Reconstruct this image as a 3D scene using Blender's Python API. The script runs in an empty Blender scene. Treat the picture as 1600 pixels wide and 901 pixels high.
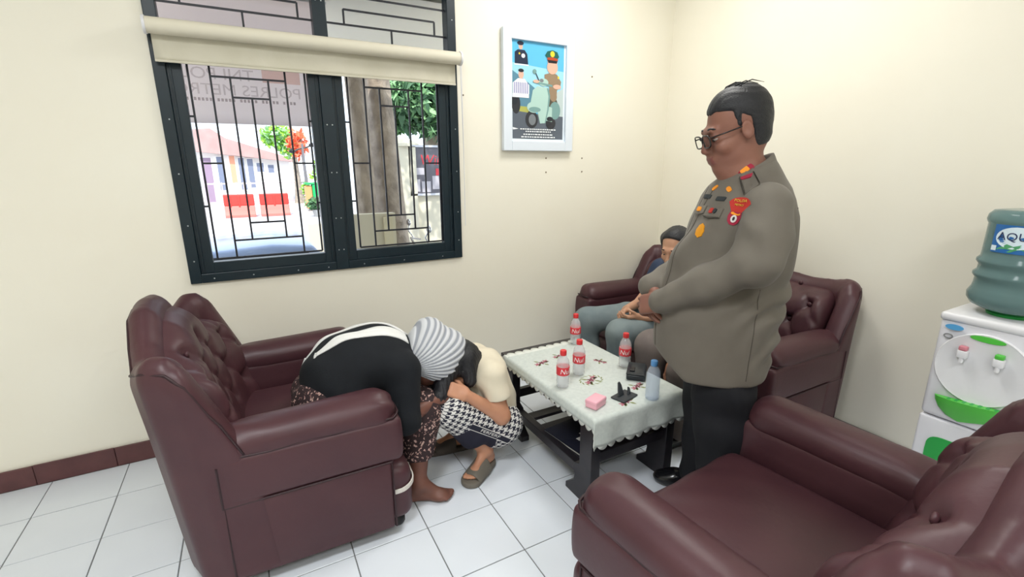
import bpy, bmesh, math, random
import numpy as np
from mathutils import Vector, Matrix
from mathutils.bvhtree import BVHTree

random.seed(7)
SC = bpy.context.scene
COL = SC.collection
pi = math.pi

# ------------------------------------------------------------------ camera
YAW, PITCH, ROLL = math.radians(28.715), math.radians(14.4485), math.radians(-0.2557)
fw = Vector((math.sin(YAW)*math.cos(PITCH), math.cos(YAW)*math.cos(PITCH), -math.sin(PITCH)))
r0 = Vector((math.cos(YAW), -math.sin(YAW), 0)); u0 = r0.cross(fw)
cr = r0*math.cos(ROLL) + u0*math.sin(ROLL); cu = -r0*math.sin(ROLL) + u0*math.cos(ROLL)
cam_d = bpy.data.cameras.new('camera'); cam_d.sensor_width = 36.0
cam_d.lens = 741.55/1600*36.0; cam_d.clip_start = 0.02; cam_d.clip_end = 300
cam = bpy.data.objects.new('camera', cam_d); COL.objects.link(cam)
cam.matrix_world = Matrix(((cr.x, cu.x, -fw.x, 0), (cr.y, cu.y, -fw.y, 0), (cr.z, cu.z, -fw.z, 1.48), (0, 0, 0, 1)))
SC.camera = cam

# ------------------------------------------------------------------ world, sun, lamps, exposure
W = bpy.data.worlds.new('sky'); SC.world = W; W.use_nodes = True
bg = W.node_tree.nodes['Background']; bg.inputs[0].default_value = (0.78, 0.88, 1.0, 1); bg.inputs[1].default_value = 2.6
sd = bpy.data.lights.new('sun', 'SUN'); sd.energy = 5.6; sd.angle = 0.01; sd.color = (1.0, 0.96, 0.9)
so = bpy.data.objects.new('sun', sd); COL.objects.link(so); so.rotation_euler = (math.radians(38), 0, math.radians(-20))

def area(name, loc, size, power, col=(1, 0.97, 0.92), rot=(0, 0, 0)):
    d = bpy.data.lights.new(name, 'AREA'); d.shape = 'RECTANGLE'; d.size, d.size_y = size
    d.energy = power; d.color = col
    o = bpy.data.objects.new(name, d); COL.objects.link(o); o.location = loc; o.rotation_euler = rot
    return o
area('ceiling_lamp_right', (1.85, 1.85, 3.02), (0.6, 0.6), 31, (1.0, 0.985, 0.95))
area('ceiling_lamp_left', (-0.55, 0.35, 3.02), (0.9, 0.5), 56, (0.955, 0.98, 1.0))
area('ceiling_lamp_rear', (0.6, -1.3, 3.02), (1.2, 0.6), 40, (0.96, 0.98, 1.0))
vs = SC.view_settings; vs.view_transform = 'Standard'; vs.look = 'None'; vs.exposure = -0.06; vs.gamma = 1.0
vs.use_curve_mapping = False
SC.cycles.max_bounces = 8; SC.cycles.diffuse_bounces = 5; SC.cycles.transparent_max_bounces = 16
SC.cycles.use_denoising = True; SC.cycles.caustics_reflective = False; SC.cycles.caustics_refractive = False

# ------------------------------------------------------------------ materials
def lin(c):
    c = c/255.0
    return c/12.92 if c <= 0.04045 else ((c+0.055)/1.055)**2.4
def rgb(r, g, b): return (lin(r), lin(g), lin(b), 1)

def M(name, col, rough=0.5, metal=0.0, spec=0.5, vary=None, bump=None, trans=0.0, ior=1.45, coat=0.0, alpha=1.0, emit=None, sheen=0.0, sub=0.0):
    m = bpy.data.materials.new(name); m.use_nodes = True
    nt = m.node_tree; b = nt.nodes['Principled BSDF']
    b.inputs['Base Color'].default_value = col; b.inputs['Roughness'].default_value = rough
    b.inputs['Metallic'].default_value = metal; b.inputs['Specular IOR Level'].default_value = spec
    b.inputs['Transmission Weight'].default_value = trans; b.inputs['IOR'].default_value = ior
    b.inputs['Coat Weight'].default_value = coat; b.inputs['Alpha'].default_value = alpha
    b.inputs['Sheen Weight'].default_value = sheen
    if sub: b.inputs['Subsurface Weight'].default_value = sub; b.inputs['Subsurface Radius'].default_value = (0.02, 0.008, 0.004)
    if emit: b.inputs['Emission Color'].default_value = emit[0]; b.inputs['Emission Strength'].default_value = emit[1]
    tc = nt.nodes.new('ShaderNodeTexCoord')
    if vary:                                    # (scale, second colour, amount)
        n = nt.nodes.new('ShaderNodeTexNoise'); n.inputs['Scale'].default_value = vary[0]; n.inputs['Detail'].default_value = 5
        nt.links.new(tc.outputs['Object'], n.inputs['Vector'])
        rp = nt.nodes.new('ShaderNodeValToRGB'); rp.color_ramp.elements[0].position = 0.35; rp.color_ramp.elements[1].position = 0.65
        a = vary[2]
        rp.color_ramp.elements[0].color = col
        rp.color_ramp.elements[1].color = tuple(col[i]*(1-a)+vary[1][i]*a for i in range(3))+(1,)
        nt.links.new(n.outputs['Fac'], rp.inputs['Fac']); nt.links.new(rp.outputs['Color'], b.inputs['Base Color'])
    if bump:                                    # (scale, strength, distance)
        n2 = nt.nodes.new('ShaderNodeTexNoise'); n2.inputs['Scale'].default_value = bump[0]; n2.inputs['Detail'].default_value = 6
        nt.links.new(tc.outputs['Object'], n2.inputs['Vector'])
        bp = nt.nodes.new('ShaderNodeBump'); bp.inputs['Strength'].default_value = bump[1]; bp.inputs['Distance'].default_value = bump[2]
        nt.links.new(n2.outputs['Fac'], bp.inputs['Height']); nt.links.new(bp.outputs['Normal'], b.inputs['Normal'])
    return m

def nodes_of(m): return m.node_tree, m.node_tree.nodes['Principled BSDF']

m_wall = M('cream_wall_paint', rgb(239, 235, 221), 0.55, vary=(1.3, rgb(235, 229, 213), 0.6), bump=(9, 0.25, 0.004))
m_ceil = M('white_ceiling', rgb(240, 238, 230), 0.8)
m_tile = M('white_glazed_tile', rgb(226, 232, 240), 0.16, vary=(2.5, rgb(219, 225, 234), 0.7), spec=0.45)
m_grout = M('grey_grout', rgb(120, 122, 124), 0.9, bump=(60, 0.3, 0.002))
m_base = M('maroon_skirting_tile', rgb(98, 62, 62), 0.3, vary=(14, rgb(84, 52, 54), 0.8))
m_alu = M('dark_teal_aluminium', rgb(19, 37, 46), 0.38, vary=(20, rgb(16, 31, 40), 0.6))
m_bar = M('black_grille_bar', rgb(28, 30, 38), 0.45)
m_screw = M('bright_screw', rgb(200, 205, 208), 0.3, metal=0.6)
m_blind = M('cream_blind_fabric', rgb(210, 205, 188), 0.75, vary=(6, rgb(198, 193, 174), 0.7), bump=(120, 0.15, 0.002))
m_blindtube = M('pale_blind_roller', rgb(222, 216, 198), 0.6)
m_leather = M('maroon_leather', rgb(76, 46, 51), 0.42, spec=0.45, vary=(5, rgb(68, 40, 46), 0.8), bump=(55, 0.16, 0.003))
m_seam = M('dark_leather_seam', rgb(48, 27, 32), 0.5)
m_band = M('silver_white_band', rgb(214, 208, 200), 0.3)
m_black = M('black_plastic', rgb(26, 26, 29), 0.4)
m_wood = M('dark_table_wood', rgb(34, 32, 38), 0.28, vary=(18, rgb(46, 42, 46), 0.8), bump=(30, 0.15, 0.002))
m_white = M('white_plastic', rgb(226, 226, 230), 0.35)
# ------------------------------------------------------------------ mesh helpers
def tag(o, label=None, cat=None, group=None, kind=None):
    if label: o['label'] = label
    if cat: o['category'] = cat
    if group: o['group'] = group
    if kind: o['kind'] = kind
    return o
def thing(name, label, cat, loc=(0, 0, 0), rz=0.0, group=None, kind=None):
    o = bpy.data.objects.new(name, None); COL.objects.link(o); o.empty_display_size = 0.1
    o.location = loc; o.rotation_euler = (0, 0, rz)
    return tag(o, label, cat, group, kind)
def link(name, me, parent=None):
    o = bpy.data.objects.new(name, me); COL.objects.link(o)
    if parent is not None: o.parent = parent
    return o
def setmats(me, mats):
    for m in (mats if isinstance(mats, (list, tuple)) else [mats]): me.materials.append(m)

class MB:
    def __init__(s): s.V = []; s.F = []; s.I = []; s.mi = 0
    def add(s, V, F):
        o = len(s.V); s.V += [tuple(v) for v in V]; s.F += [tuple(i+o for i in f) for f in F]; s.I += [s.mi]*len(F); return s
    def box(s, c, h, R=None):                       # centre, half sizes
        V = [Vector((x*h[0], y*h[1], z*h[2])) for x in (-1, 1) for y in (-1, 1) for z in (-1, 1)]
        if R is not None: V = [R @ v for v in V]
        V = [v+Vector(c) for v in V]
        return s.add(V, [(0, 1, 3, 2), (4, 6, 7, 5), (0, 4, 5, 1), (2, 3, 7, 6), (0, 2, 6, 4), (1, 5, 7, 3)])
    def bx(s, x0, x1, y0, y1, z0, z1): return s.box(((x0+x1)/2, (y0+y1)/2, (z0+z1)/2), ((x1-x0)/2, (y1-y0)/2, (z1-z0)/2))
    def bar(s, a, b, w, t, up=(0, 0, 1)):           # beam of section w x t
        a, b = Vector(a), Vector(b); d = (b-a); L = d.length; d.normalize(); u = Vector(up)
        if abs(d.dot(u)) > 0.99: u = Vector((0, 1, 0))
        x = d.cross(u).normalized(); z = x.cross(d)
        R = Matrix((x, d, z)).transposed()
        return s.box((a+b)/2, (w/2, L/2, t/2), R)
    def tube(s, P, r, n=8, closed=False, cap=True):
        P = [Vector(p) for p in P]; rr = r if isinstance(r, (list, tuple)) else [r]*len(P); N = len(P); V = []; F = []
        T = []
        for i in range(N):
            a = P[(i-1) % N] if (closed or i > 0) else P[i]; b = P[(i+1) % N] if (closed or i < N-1) else P[i]
            T.append((b-a).normalized())
        up = Vector((0, 0, 1)) if abs(T[0].z) < 0.9 else Vector((1, 0, 0))
        x = T[0].cross(up).normalized()
        for i in range(N):
            x = (x-T[i]*x.dot(T[i])).normalized(); y = T[i].cross(x)
            for k in range(n):
                a = 2*pi*k/n; V.append(P[i]+(x*math.cos(a)+y*math.sin(a))*rr[i])
        for i in range(N if closed else N-1):
            for k in range(n):
                j = (i+1) % N; F.append((i*n+k, i*n+(k+1) % n, j*n+(k+1) % n, j*n+k))
        if cap and not closed: F += [tuple(range(n-1, -1, -1)), tuple(range((N-1)*n, N*n))]
        return s.add(V, F)
    def cyl(s, a, b, ra, rb=None, n=16): return s.tube([a, b], [ra, ra if rb is None else rb], n)
    def lathe(s, prof, c=(0, 0, 0), n=24, axis='z'):
        V = []; F = []; c = Vector(c)
        for (r, z) in prof:
            for k in range(n):
                a = 2*pi*k/n; p = (r*math.cos(a), r*math.sin(a), z)
                if axis == 'x': p = (-p[2], p[0], p[1])
                V.append(c+Vector(p))
        for i in range(len(prof)-1):
            for k in range(n): F.append((i*n+k, i*n+(k+1) % n, (i+1)*n+(k+1) % n, (i+1)*n+k))
        if prof[0][0] > 1e-4: F.append(tuple(range(n-1, -1, -1)))
        if prof[-1][0] > 1e-4: F.append(tuple((len(prof)-1)*n+k for k in range(n)))
        return s.add(V, F)
    def prism(s, poly, o, u, v, d):                 # polygon in plane (o,u,v), thickness along u x v
        o, u, v = Vector(o), Vector(u), Vector(v); n = u.cross(v).normalized()*d; N = len(poly)
        V = [o+u*a+v*b for a, b in poly]; V += [p+n for p in V]
        F = [tuple(range(N-1, -1, -1)), tuple(range(N, 2*N))]+[(i, (i+1) % N, N+(i+1) % N, N+i) for i in range(N)]
        return s.add(V, F)
    def ell(s, c, r, n=12, R=None):
        V = []; F = []; c = Vector(c); m = max(4, n//2)
        for i in range(m+1):
            t = pi*i/m
            for k in range(n):
                a = 2*pi*k/n; p = Vector((r[0]*math.sin(t)*math.cos(a), r[1]*math.sin(t)*math.sin(a), r[2]*math.cos(t)))
                if R is not None: p = R @ p
                V.append(c+p)
        for i in range(m):
            for k in range(n): F.append((i*n+k, (i+1)*n+k, (i+1)*n+(k+1) % n, i*n+(k+1) % n))
        return s.add(V, F)
    def grid(s, fn, nu, nv):
        V = [fn(i/nu, j/nv) for i in range(nu+1) for j in range(nv+1)]
        F = [(i*(nv+1)+j, (i+1)*(nv+1)+j, (i+1)*(nv+1)+j+1, i*(nv+1)+j+1) for i in range(nu) for j in range(nv)]
        return s.add(V, F)
    def mesh(s, name, mats, bevel=0.0, smooth=False, seg=2, weld=False):
        me = bpy.data.meshes.new(name); me.from_pydata(s.V, [], s.F)
        for p, i in zip(me.polygons, s.I): p.material_index = i
        bm = bmesh.new(); bm.from_mesh(me)
        if weld: bmesh.ops.remove_doubles(bm, verts=bm.verts, dist=1e-5)
        bmesh.ops.recalc_face_normals(bm, faces=bm.faces)
        if bevel:
            es = [e for e in bm.edges if len(e.link_faces) == 2 and e.calc_face_angle(0) > 0.6]
            bmesh.ops.bevel(bm, geom=es, offset=bevel, segments=seg, profile=0.5, affect='EDGES')
        bm.to_mesh(me); bm.free()
        if smooth:
            for p in me.polygons: p.use_smooth = True
            if smooth != 'all': me.set_sharp_from_angle(angle=math.radians(40))
        setmats(me, mats)
        return me
    def build(s, name, mats, parent=None, bevel=0.0, smooth=False, seg=2, weld=False):
        return link(name, s.mesh(name, mats, bevel, smooth, seg, weld), parent)

def text_mesh(txt, size, name='lettering', depth=0.0, shear=0.0, align='CENTER'):
    cu_ = bpy.data.curves.new('tmp_text', 'FONT'); cu_.body = txt; cu_.size = size; cu_.extrude = depth; cu_.shear = shear
    cu_.align_x = align; cu_.align_y = 'CENTER'; cu_.resolution_u = 3
    o = bpy.data.objects.new('tmp_text', cu_); me = bpy.data.meshes.new_from_object(o)
    V = np.array([v.co[:] for v in me.vertices]); F = [tuple(p.vertices) for p in me.polygons]
    bpy.data.objects.remove(o); bpy.data.curves.remove(cu_); bpy.data.meshes.remove(me)
    return V, F

# ------------------------------------------------------------------ implicit surfaces (smooth unions) -> one continuous mesh
f32 = np.float32
def A(*v): return np.array(v, float)
def s_cap(P, a, b, ra, rb):
    a = np.asarray(a, float); b = np.asarray(b, float); d = b-a; L2 = max(float(d@d), 1e-9)
    X, Y, Z = P[0]-f32(a[0]), P[1]-f32(a[1]), P[2]-f32(a[2])
    t = np.clip((X*f32(d[0])+Y*f32(d[1])+Z*f32(d[2]))/f32(L2), 0, 1)
    return np.sqrt((X-t*f32(d[0]))**2+(Y-t*f32(d[1]))**2+(Z-t*f32(d[2]))**2)-(f32(ra)+f32(rb-ra)*t)
def s_ell(P, c, r, R=None):                         # R rows = local axes
    X = [P[i]-f32(c[i]) for i in range(3)]
    if R is not None:
        R = np.asarray(R, float); X = [sum(f32(R[k][i])*X[i] for i in range(3)) for k in range(3)]
    k0 = np.sqrt(sum((X[i]/f32(r[i]))**2 for i in range(3))); k1 = np.sqrt(sum((X[i]/f32(r[i]**2))**2 for i in range(3)))
    return k0*(k0-1)/np.maximum(k1, f32(1e-6))
def s_box(P, c, h, r, R=None):
    X = [P[i]-f32(c[i]) for i in range(3)]
    if R is not None:
        R = np.asarray(R, float); X = [sum(f32(R[k][i])*X[i] for i in range(3)) for k in range(3)]
    q = [np.abs(X[i])-f32(h[i]-r) for i in range(3)]
    out = np.sqrt(sum(np.maximum(a, 0)**2 for a in q))
    return out+np.minimum(np.maximum(q[0], np.maximum(q[1], q[2])), 0)-f32(r)
def smin(a, b, k):
    if k <= 0: return np.minimum(a, b)
    h = np.maximum(f32(k)-np.abs(a-b), 0)/f32(k)
    return np.minimum(a, b)-h*h*f32(k*0.25)
def smax(a, b, k): return -smin(-a, -b, k)
def prims_fn(prims):
    # each prim: ('c',a,b,ra,rb,k) ('e',c,r,R,k) ('b',c,h,rad,R,k); k<0 means carve with |k|
    def fn(P):
        D = None
        for p in prims:
            if p[0] == 'c': d = s_cap(P, *p[1:5])
            elif p[0] == 'e': d = s_ell(P, *p[1:4])
            else: d = s_box(P, *p[1:5])
            k = p[-1]
            if D is None: D = d
            elif k < 0: D = smax(D, -d, -k)
            else: D = smin(D, d, k)
        return D
    return fn
def nets(D, lo, h):
    S = D < 0; nx, ny, nz = D.shape
    c = np.zeros((nx-1, ny-1, nz-1), np.int8)
    for i in (0, 1):
        for j in (0, 1):
            for k in (0, 1): c += S[i:nx-1+i, j:ny-1+j, k:nz-1+k]
    act = (c > 0) & (c < 8); idx = np.full(act.shape, -1, np.int32)
    ijk = np.argwhere(act); n = len(ijk); idx[act] = np.arange(n, dtype=np.int32)
    pos = np.zeros((n, 3)); cnt = np.zeros(n)
    C8 = {(i, j, k): D[ijk[:, 0]+i, ijk[:, 1]+j, ijk[:, 2]+k] for i in (0, 1) for j in (0, 1) for k in (0, 1)}
    for ax in range(3):
        o1, o2 = [a for a in range(3) if a != ax]
        for p in (0, 1):
            for q in (0, 1):
                e = [0, 0, 0]; e[o1] = p; e[o2] = q; a = tuple(e); e[ax] = 1; b = tuple(e)
                da, db = C8[a], C8[b]; m = (da < 0) != (db < 0)
                t = da[m]/(da[m]-db[m]); v = np.zeros((m.sum(), 3)); v[:, o1] = p; v[:, o2] = q; v[:, ax] = t
                pos[m] += v; cnt[m] += 1
    V = (ijk+pos/cnt[:, None])*h+lo
    Q = []
    for ax in range(3):
        o1, o2 = [(1, 2), (2, 0), (0, 1)][ax]
        sl0 = [slice(None)]*3; sl1 = [slice(None)]*3; sl0[ax] = slice(0, -1); sl1[ax] = slice(1, None)
        a, b = S[tuple(sl0)], S[tuple(sl1)]
        e = np.argwhere(a != b)
        e = e[(e[:, o1] > 0) & (e[:, o2] > 0) & (e[:, o1] < D.shape[o1]-1) & (e[:, o2] < D.shape[o2]-1)]
        fl = a[e[:, 0], e[:, 1], e[:, 2]]
        def g(d1, d2):
            q = e.copy(); q[:, o1] += d1; q[:, o2] += d2; return idx[q[:, 0], q[:, 1], q[:, 2]]
        q = np.stack([g(-1, -1), g(0, -1), g(0, 0), g(-1, 0)], 1)
        q[~fl] = q[~fl][:, ::-1]; Q.append(q)
    return V, np.concatenate(Q)
def sdf_VF(fn, lo, hi, h, smooth=0):
    lo = np.asarray(lo, float); hi = np.asarray(hi, float); B = 8
    nb = np.maximum(1, np.ceil((hi-lo)/h/B).astype(int)); N = nb*B+1
    cc = [lo[i]+(np.arange(nb[i])+0.5)*B*h for i in range(3)]
    G = np.meshgrid(*[c.astype(f32) for c in cc], indexing='ij')
    d0 = fn(G); lim = B*h*0.5*1.75*1.35+0.02
    D = np.repeat(np.repeat(np.repeat(np.where(d0 < 0, f32(-1), f32(1)), B, 0), B, 1), B, 2)
    D = np.pad(D, ((0, 1),)*3, mode='edge')
    bl = np.argwhere(np.abs(d0) < lim)
    if len(bl):
        r = np.arange(B+1); off = np.stack(np.meshgrid(r, r, r, indexing='ij'), -1).reshape(-1, 3)
        step = max(1, 400000//len(off))
        for s in range(0, len(bl), step):
            I = (bl[s:s+step][:, None, :]*B+off[None]).reshape(-1, 3)
            P = [(lo[i]+I[:, i]*h).astype(f32) for i in range(3)]
            D[I[:, 0], I[:, 1], I[:, 2]] = fn(P)
    D[D == 0] = f32(1e-7)
    V, Q = nets(D, lo, h)
    if smooth:
        E = np.concatenate([Q[:, [0, 1]], Q[:, [1, 2]], Q[:, [2, 3]], Q[:, [3, 0]]])
        for _ in range(smooth):
            acc = np.zeros_like(V); ct = np.zeros(len(V))
            for a, b in ((0, 1), (1, 0)):
                for k in range(3): acc[:, k] += np.bincount(E[:, a], V[E[:, b], k], len(V))
                ct += np.bincount(E[:, a], minlength=len(V))
            V = V*0.4+0.6*acc/np.maximum(ct, 1)[:, None]
    return V, Q
def np_mesh(name, V, Q, mats, mi=None):
    me = bpy.data.meshes.new(name); nf = len(Q); k = Q.shape[1]
    me.vertices.add(len(V)); me.vertices.foreach_set('co', V.astype(f32).ravel())
    me.loops.add(nf*k); me.loops.foreach_set('vertex_index', Q.astype(np.int32).ravel())
    me.polygons.add(nf); me.polygons.foreach_set('loop_start', np.arange(0, nf*k, k, dtype=np.int32))
    if mi is not None: me.polygons.foreach_set('material_index', mi.astype(np.int32))
    me.update(calc_edges=True); me.validate()
    me.polygons.foreach_set('use_smooth', np.ones(len(me.polygons), bool))
    setmats(me, mats)
    return me
def soft(name, fn, lo, hi, h, mats, parent=None, smooth=1, matfn=None):
    V, Q = sdf_VF(fn, lo, hi, h, smooth)
    mi = matfn(V[Q].mean(1)) if matfn else None
    return link(name, np_mesh(name, V, Q, mats, mi), parent), V, Q
def prim_bounds(prims, pad=0.03):
    lo = np.full(3, 9e9); hi = -lo
    for p in prims:
        if p[-1] < 0: continue
        if p[0] == 'c':
            r = max(p[3], p[4]); pts = [np.asarray(p[1]), np.asarray(p[2])]
        else:
            r = max(p[2]) if p[0] == 'e' else float(np.linalg.norm(p[2])); pts = [np.asarray(p[1])]
        for q in pts: lo = np.minimum(lo, q-r); hi = np.maximum(hi, q+r)
    return lo-pad, hi+pad
def folds(P, s, a, d=(0.3, 0.5, 1.0)):              # soft cloth creases
    t = f32(d[0])*P[0]+f32(d[1])*P[1]+f32(d[2])*P[2]
    return f32(a)*(np.sin(f32(s)*t+2.2*np.sin(f32(s*0.37)*P[0]+1.3)+1.7*np.sin(f32(s*0.45)*P[1]))*(0.5+0.5*np.sin(f32(s*0.31)*(P[2]-P[0])+0.7)))
def bvh(V, Q): return BVHTree.FromPolygons([tuple(v) for v in V], [tuple(int(i) for i in q) for q in Q])
def drape(name, pts, faces, o, u, v, tree, mats, parent, off=0.002, back=0.004, mi=None, d=None):
    # lay a flat mesh (2-D points) onto a surface: project along d (default -(u x v)); gives it a small rim so it has thickness
    o, u, v = Vector(o), Vector(u).normalized(), Vector(v).normalized(); n = u.cross(v).normalized()
    dd = -n if d is None else Vector(d).normalized()
    top = []; last = 0.0
    for a, b in pts:
        p = o+u*a+v*b; h = tree.ray_cast(p, dd)
        if h[0] is None: t = last
        else: t = (h[0]-p).dot(dd)
        last = t; top.append(p+dd*(t-off))
    bot = [p+dd*(off+back) for p in top]; N = len(top)
    edges = {}
    for f in faces:
        for i in range(len(f)):
            e = (f[i], f[(i+1) % len(f)]); edges[e] = 1
    rim = [(e[0], e[1]) for e in edges if (e[1], e[0]) not in edges]
    F = [tuple(f) for f in faces]+[(b_, a_, N+a_, N+b_) for a_, b_ in rim]
    me = bpy.data.meshes.new(name); me.from_pydata([tuple(p) for p in top+bot], [], F); setmats(me, mats)
    if mi:
        for i, k in enumerate(mi): me.polygons[i].material_index = k
    for p in me.polygons: p.use_smooth = True
    me.set_sharp_from_angle(angle=math.radians(45))
    return link(name, me, parent)
def fan(poly, rings=3):                             # polygon -> concentric ring mesh (2-D points, faces)
    n = len(poly); cx = sum(p[0] for p in poly)/n; cy = sum(p[1] for p in poly)/n
    P = [(cx+(x-cx)*k/rings, cy+(y-cy)*k/rings) for k in range(rings, 0, -1) for x, y in poly]+[(cx, cy)]
    F = [(k*n+i, k*n+(i+1) % n, (k+1)*n+(i+1) % n, (k+1)*n+i) for k in range(rings-1) for i in range(n)]
    F += [((rings-1)*n+i, (rings-1)*n+(i+1) % n, rings*n) for i in range(n)]
    return P, F
def oval(a, b, n=20, p=2.0):
    return [(a*math.copysign(abs(math.cos(2*pi*k/n))**(2/p), math.cos(2*pi*k/n)), b*math.copysign(abs(math.sin(2*pi*k/n))**(2/p), math.sin(2*pi*k/n))) for k in range(n)]
# ------------------------------------------------------------------ room shell
YW, XR, XL, YF, ZC = 2.855, 2.95, -2.6, -2.6, 3.1
wx0, wx1, wz0, wz1 = -0.305, 1.187, 0.905, 2.66          # window opening
def structure(name, mb, mat, **k):
    o = mb.build(name, mat, **k); o['kind'] = 'structure'; return o
b = MB()
b.bx(XL-0.15, wx0, YW, YW+0.15, 0, ZC); b.bx(wx1, XR+0.15, YW, YW+0.15, 0, ZC)
b.bx(wx0, wx1, YW, YW+0.15, 0, wz0); b.bx(wx0, wx1, YW, YW+0.15, wz1, ZC)
wall_back = structure('wall_back', b, m_wall)
m_hole = M('dark_plug_hole', rgb(120, 105, 85), 0.8)
for (x, z) in ((1.835, 1.532), (2.14, 1.533), (1.836, 1.438), (2.143, 1.439), (2.206, 2.079), (1.23, 1.9)):
    MB().cyl((x, YW+0.002, z), (x, YW-0.003, z), 0.006, 0.005, 8).build('wall_plug', m_hole, wall_back)
wall_right = structure('wall_right', MB().bx(XR, XR+0.15, YF-0.15, YW, 0, ZC), m_wall)
wall_left = structure('wall_left', MB().bx(XL-0.15, XL, YF-0.15, YW, 0, ZC), m_wall)
wall_front = structure('wall_front', MB().bx(XL, XR, YF-0.15, YF, 0, ZC), m_wall)
ceiling = structure('ceiling', MB().bx(XL-0.15, XR+0.15, YF-0.15, YW+0.15, ZC, ZC+0.12), m_ceil)
floor = structure('floor', MB().bx(XL-0.15, XR+0.15, YF-0.15, YW+0.15, -0.12, -0.003), m_grout)
# tiles, laid one by one where the picture shows them
TS, TX, TY = 0.30004, 0.79691, 1.65847
tm = MB().box((0, 0, -0.004), (TS/2-0.0022, TS/2-0.0022, 0.004)).mesh('tile', m_tile, bevel=0.0012, seg=1)
far = MB()
for i in range(-12, 9):
    for j in range(-15, 5):
        x0, x1 = TX+i*TS, TX+(i+1)*TS; y0, y1 = TY+j*TS, TY+(j+1)*TS
        if x1 < XL or x0 > XR-0.016 or y1 < YF or y0 > YW-0.016: continue
        full = x0 > XL and x1 < XR-0.014 and y0 > YF and y1 < YW-0.014
        near = x0 > -1.75 and y0 > -0.1
        if near and full:
            o = link('tile', tm, floor); o.location = ((x0+x1)/2, (y0+y1)/2, random.uniform(-0.0004, 0.0004))
        else:
            xa, xb, ya, yb = max(x0+.0022, XL), min(x1-.0022, XR-0.015), max(y0+.0022, YF), min(y1-.0022, YW-0.015)
            if xb-xa < 0.004 or yb-ya < 0.004: continue
            t = MB().bx(xa, xb, ya, yb, -0.008, 0)
            if near: t.build('tile', m_tile, floor)
            else: far.add(t.V, t.F)
o = far.build('far_tiles', m_tile, floor); o['kind'] = 'stuff'
# skirting: separate maroon tiles
for side in ('back',):
    mb = MB()
    if side == 'back': mb.bx(XL, XR, YW-0.008, YW, 0, 0.10)
    else: mb.bx(XR-0.008, XR, YF, YW-0.01, 0, 0.10)
    bo = structure('baseboard_'+side, mb, m_seam)
    n = 18
    for k in range(n):
        if side == 'back':
            x0 = XL+k*(XR-XL)/n; t = MB().bx(x0+0.001, x0+(XR-XL)/n-0.001, YW-0.015, YW-0.006, 0.001, 0.103+0.002*(k % 2))
        else:
            y0 = YF+k*(YW-0.016-YF)/n; t = MB().bx(XR-0.015, XR-0.006, y0+0.001, y0+(YW-0.016-YF)/n-0.001, 0.001, 0.103+0.002*(k % 2))
        t.build('skirting_tile', m_base, bo, bevel=0.002, seg=1)

# ------------------------------------------------------------------ window
win = thing('window_1', None, None, (0, 0, 0), kind='structure')
yf0, yf1 = YW-0.018, YW+0.06
fr = [(wx0, -0.255, wz0, wz1), (1.135, wx1, wz0, wz1), (0.405, 0.472, wz0, wz1)]
for x0, x1, z0, z1 in fr: MB().bx(x0, x1, yf0, yf1, z0, z1).build('frame_post', m_alu, win, bevel=0.003)
for z0, z1 in ((wz0, 0.952), (2.062, 2.135), (2.60, wz1)):
    for x0, x1 in ((-0.255, 0.405), (0.472, 1.135)): MB().bx(x0, x1, yf0, yf1, z0, z1).build('frame_rail', m_alu, win, bevel=0.003)
m_glass = M('window_glass', (0.96, 0.98, 0.98, 1), 0.02, trans=1.0, ior=1.02, spec=0.2)
def sash(x0, x1, ox0, ox1):
    f = MB()
    f.bx(x0, ox0, YW-0.004, YW+0.05, 0.952, 2.062); f.bx(ox1, x1, YW-0.004, YW+0.05, 0.952, 2.062)
    f.bx(ox0, ox1, YW-0.004, YW+0.05, 0.952, 1.006); f.bx(ox0, ox1, YW-0.004, YW+0.05, 2.0, 2.062)
    f.bx(x0+0.012, x0+0.02, YW-0.010, YW, 0.96, 2.05); f.bx(x1-0.02, x1-0.012, YW-0.010, YW, 0.96, 2.05)
    s = f.build('sash', m_alu, win, bevel=0.002)
    MB().bx(ox0-0.005, ox1+0.005, YW+0.038, YW+0.042, 1.0, 2.005).build('pane', m_glass, s)
sash(-0.255, 0.405, -0.195, 0.352); sash(0.472, 1.135, 0.525, 1.072)
for x0, x1 in ((-0.255, 0.405), (0.472, 1.135)):
    MB().bx(x0, x1, YW+0.038, YW+0.042, 2.135, 2.60).build('pane', m_glass, win)
def grille(x0, x1, pts_v, pts_h):
    g = thing('grille', None, None); g.parent = win; yb = YW+0.020
    for x, z0, z1 in pts_v: MB().bx(x-0.0045, x+0.0045, yb-0.0045, yb+0.0045, z0, z1).build('grille_bar', m_bar, g)
    for z, xa, xb in pts_h: MB().bx(xa, xb, yb-0.004, yb+0.004, z-0.0045, z+0.0045).build('grille_bar', m_bar, g)
def lower_pattern(a, b_, c, d, lo, hi, m0, m1, mid):
    V = [(a, 1.018, 2.0), (d, 1.018, 2.0), (b_, 1.018, 2.0), (c, 1.018, 2.0), (m0, 1.108, 1.908), (m1, 1.108, 1.908), (mid, 1.196, 1.816)]
    H = [(1.018, a, d), (1.908, b_, c), (1.108, b_, c), (1.816, m0, m1), (1.196, m0, m1),
         (1.72, lo, a), (1.289, lo, a), (1.50, a, b_), (1.50, c, d), (1.717, d, hi), (1.288, d, hi)]
    return V, H
grille(0, 0, *lower_pattern(-0.174, -0.085, 0.246, 0.340, -0.2, 0.356, -0.002, 0.165, 0.083))
grille(0, 0, *lower_pattern(0.553, 0.644, 0.974, 1.067, 0.52, 1.076, 0.727, 0.893, 0.809))
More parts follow.
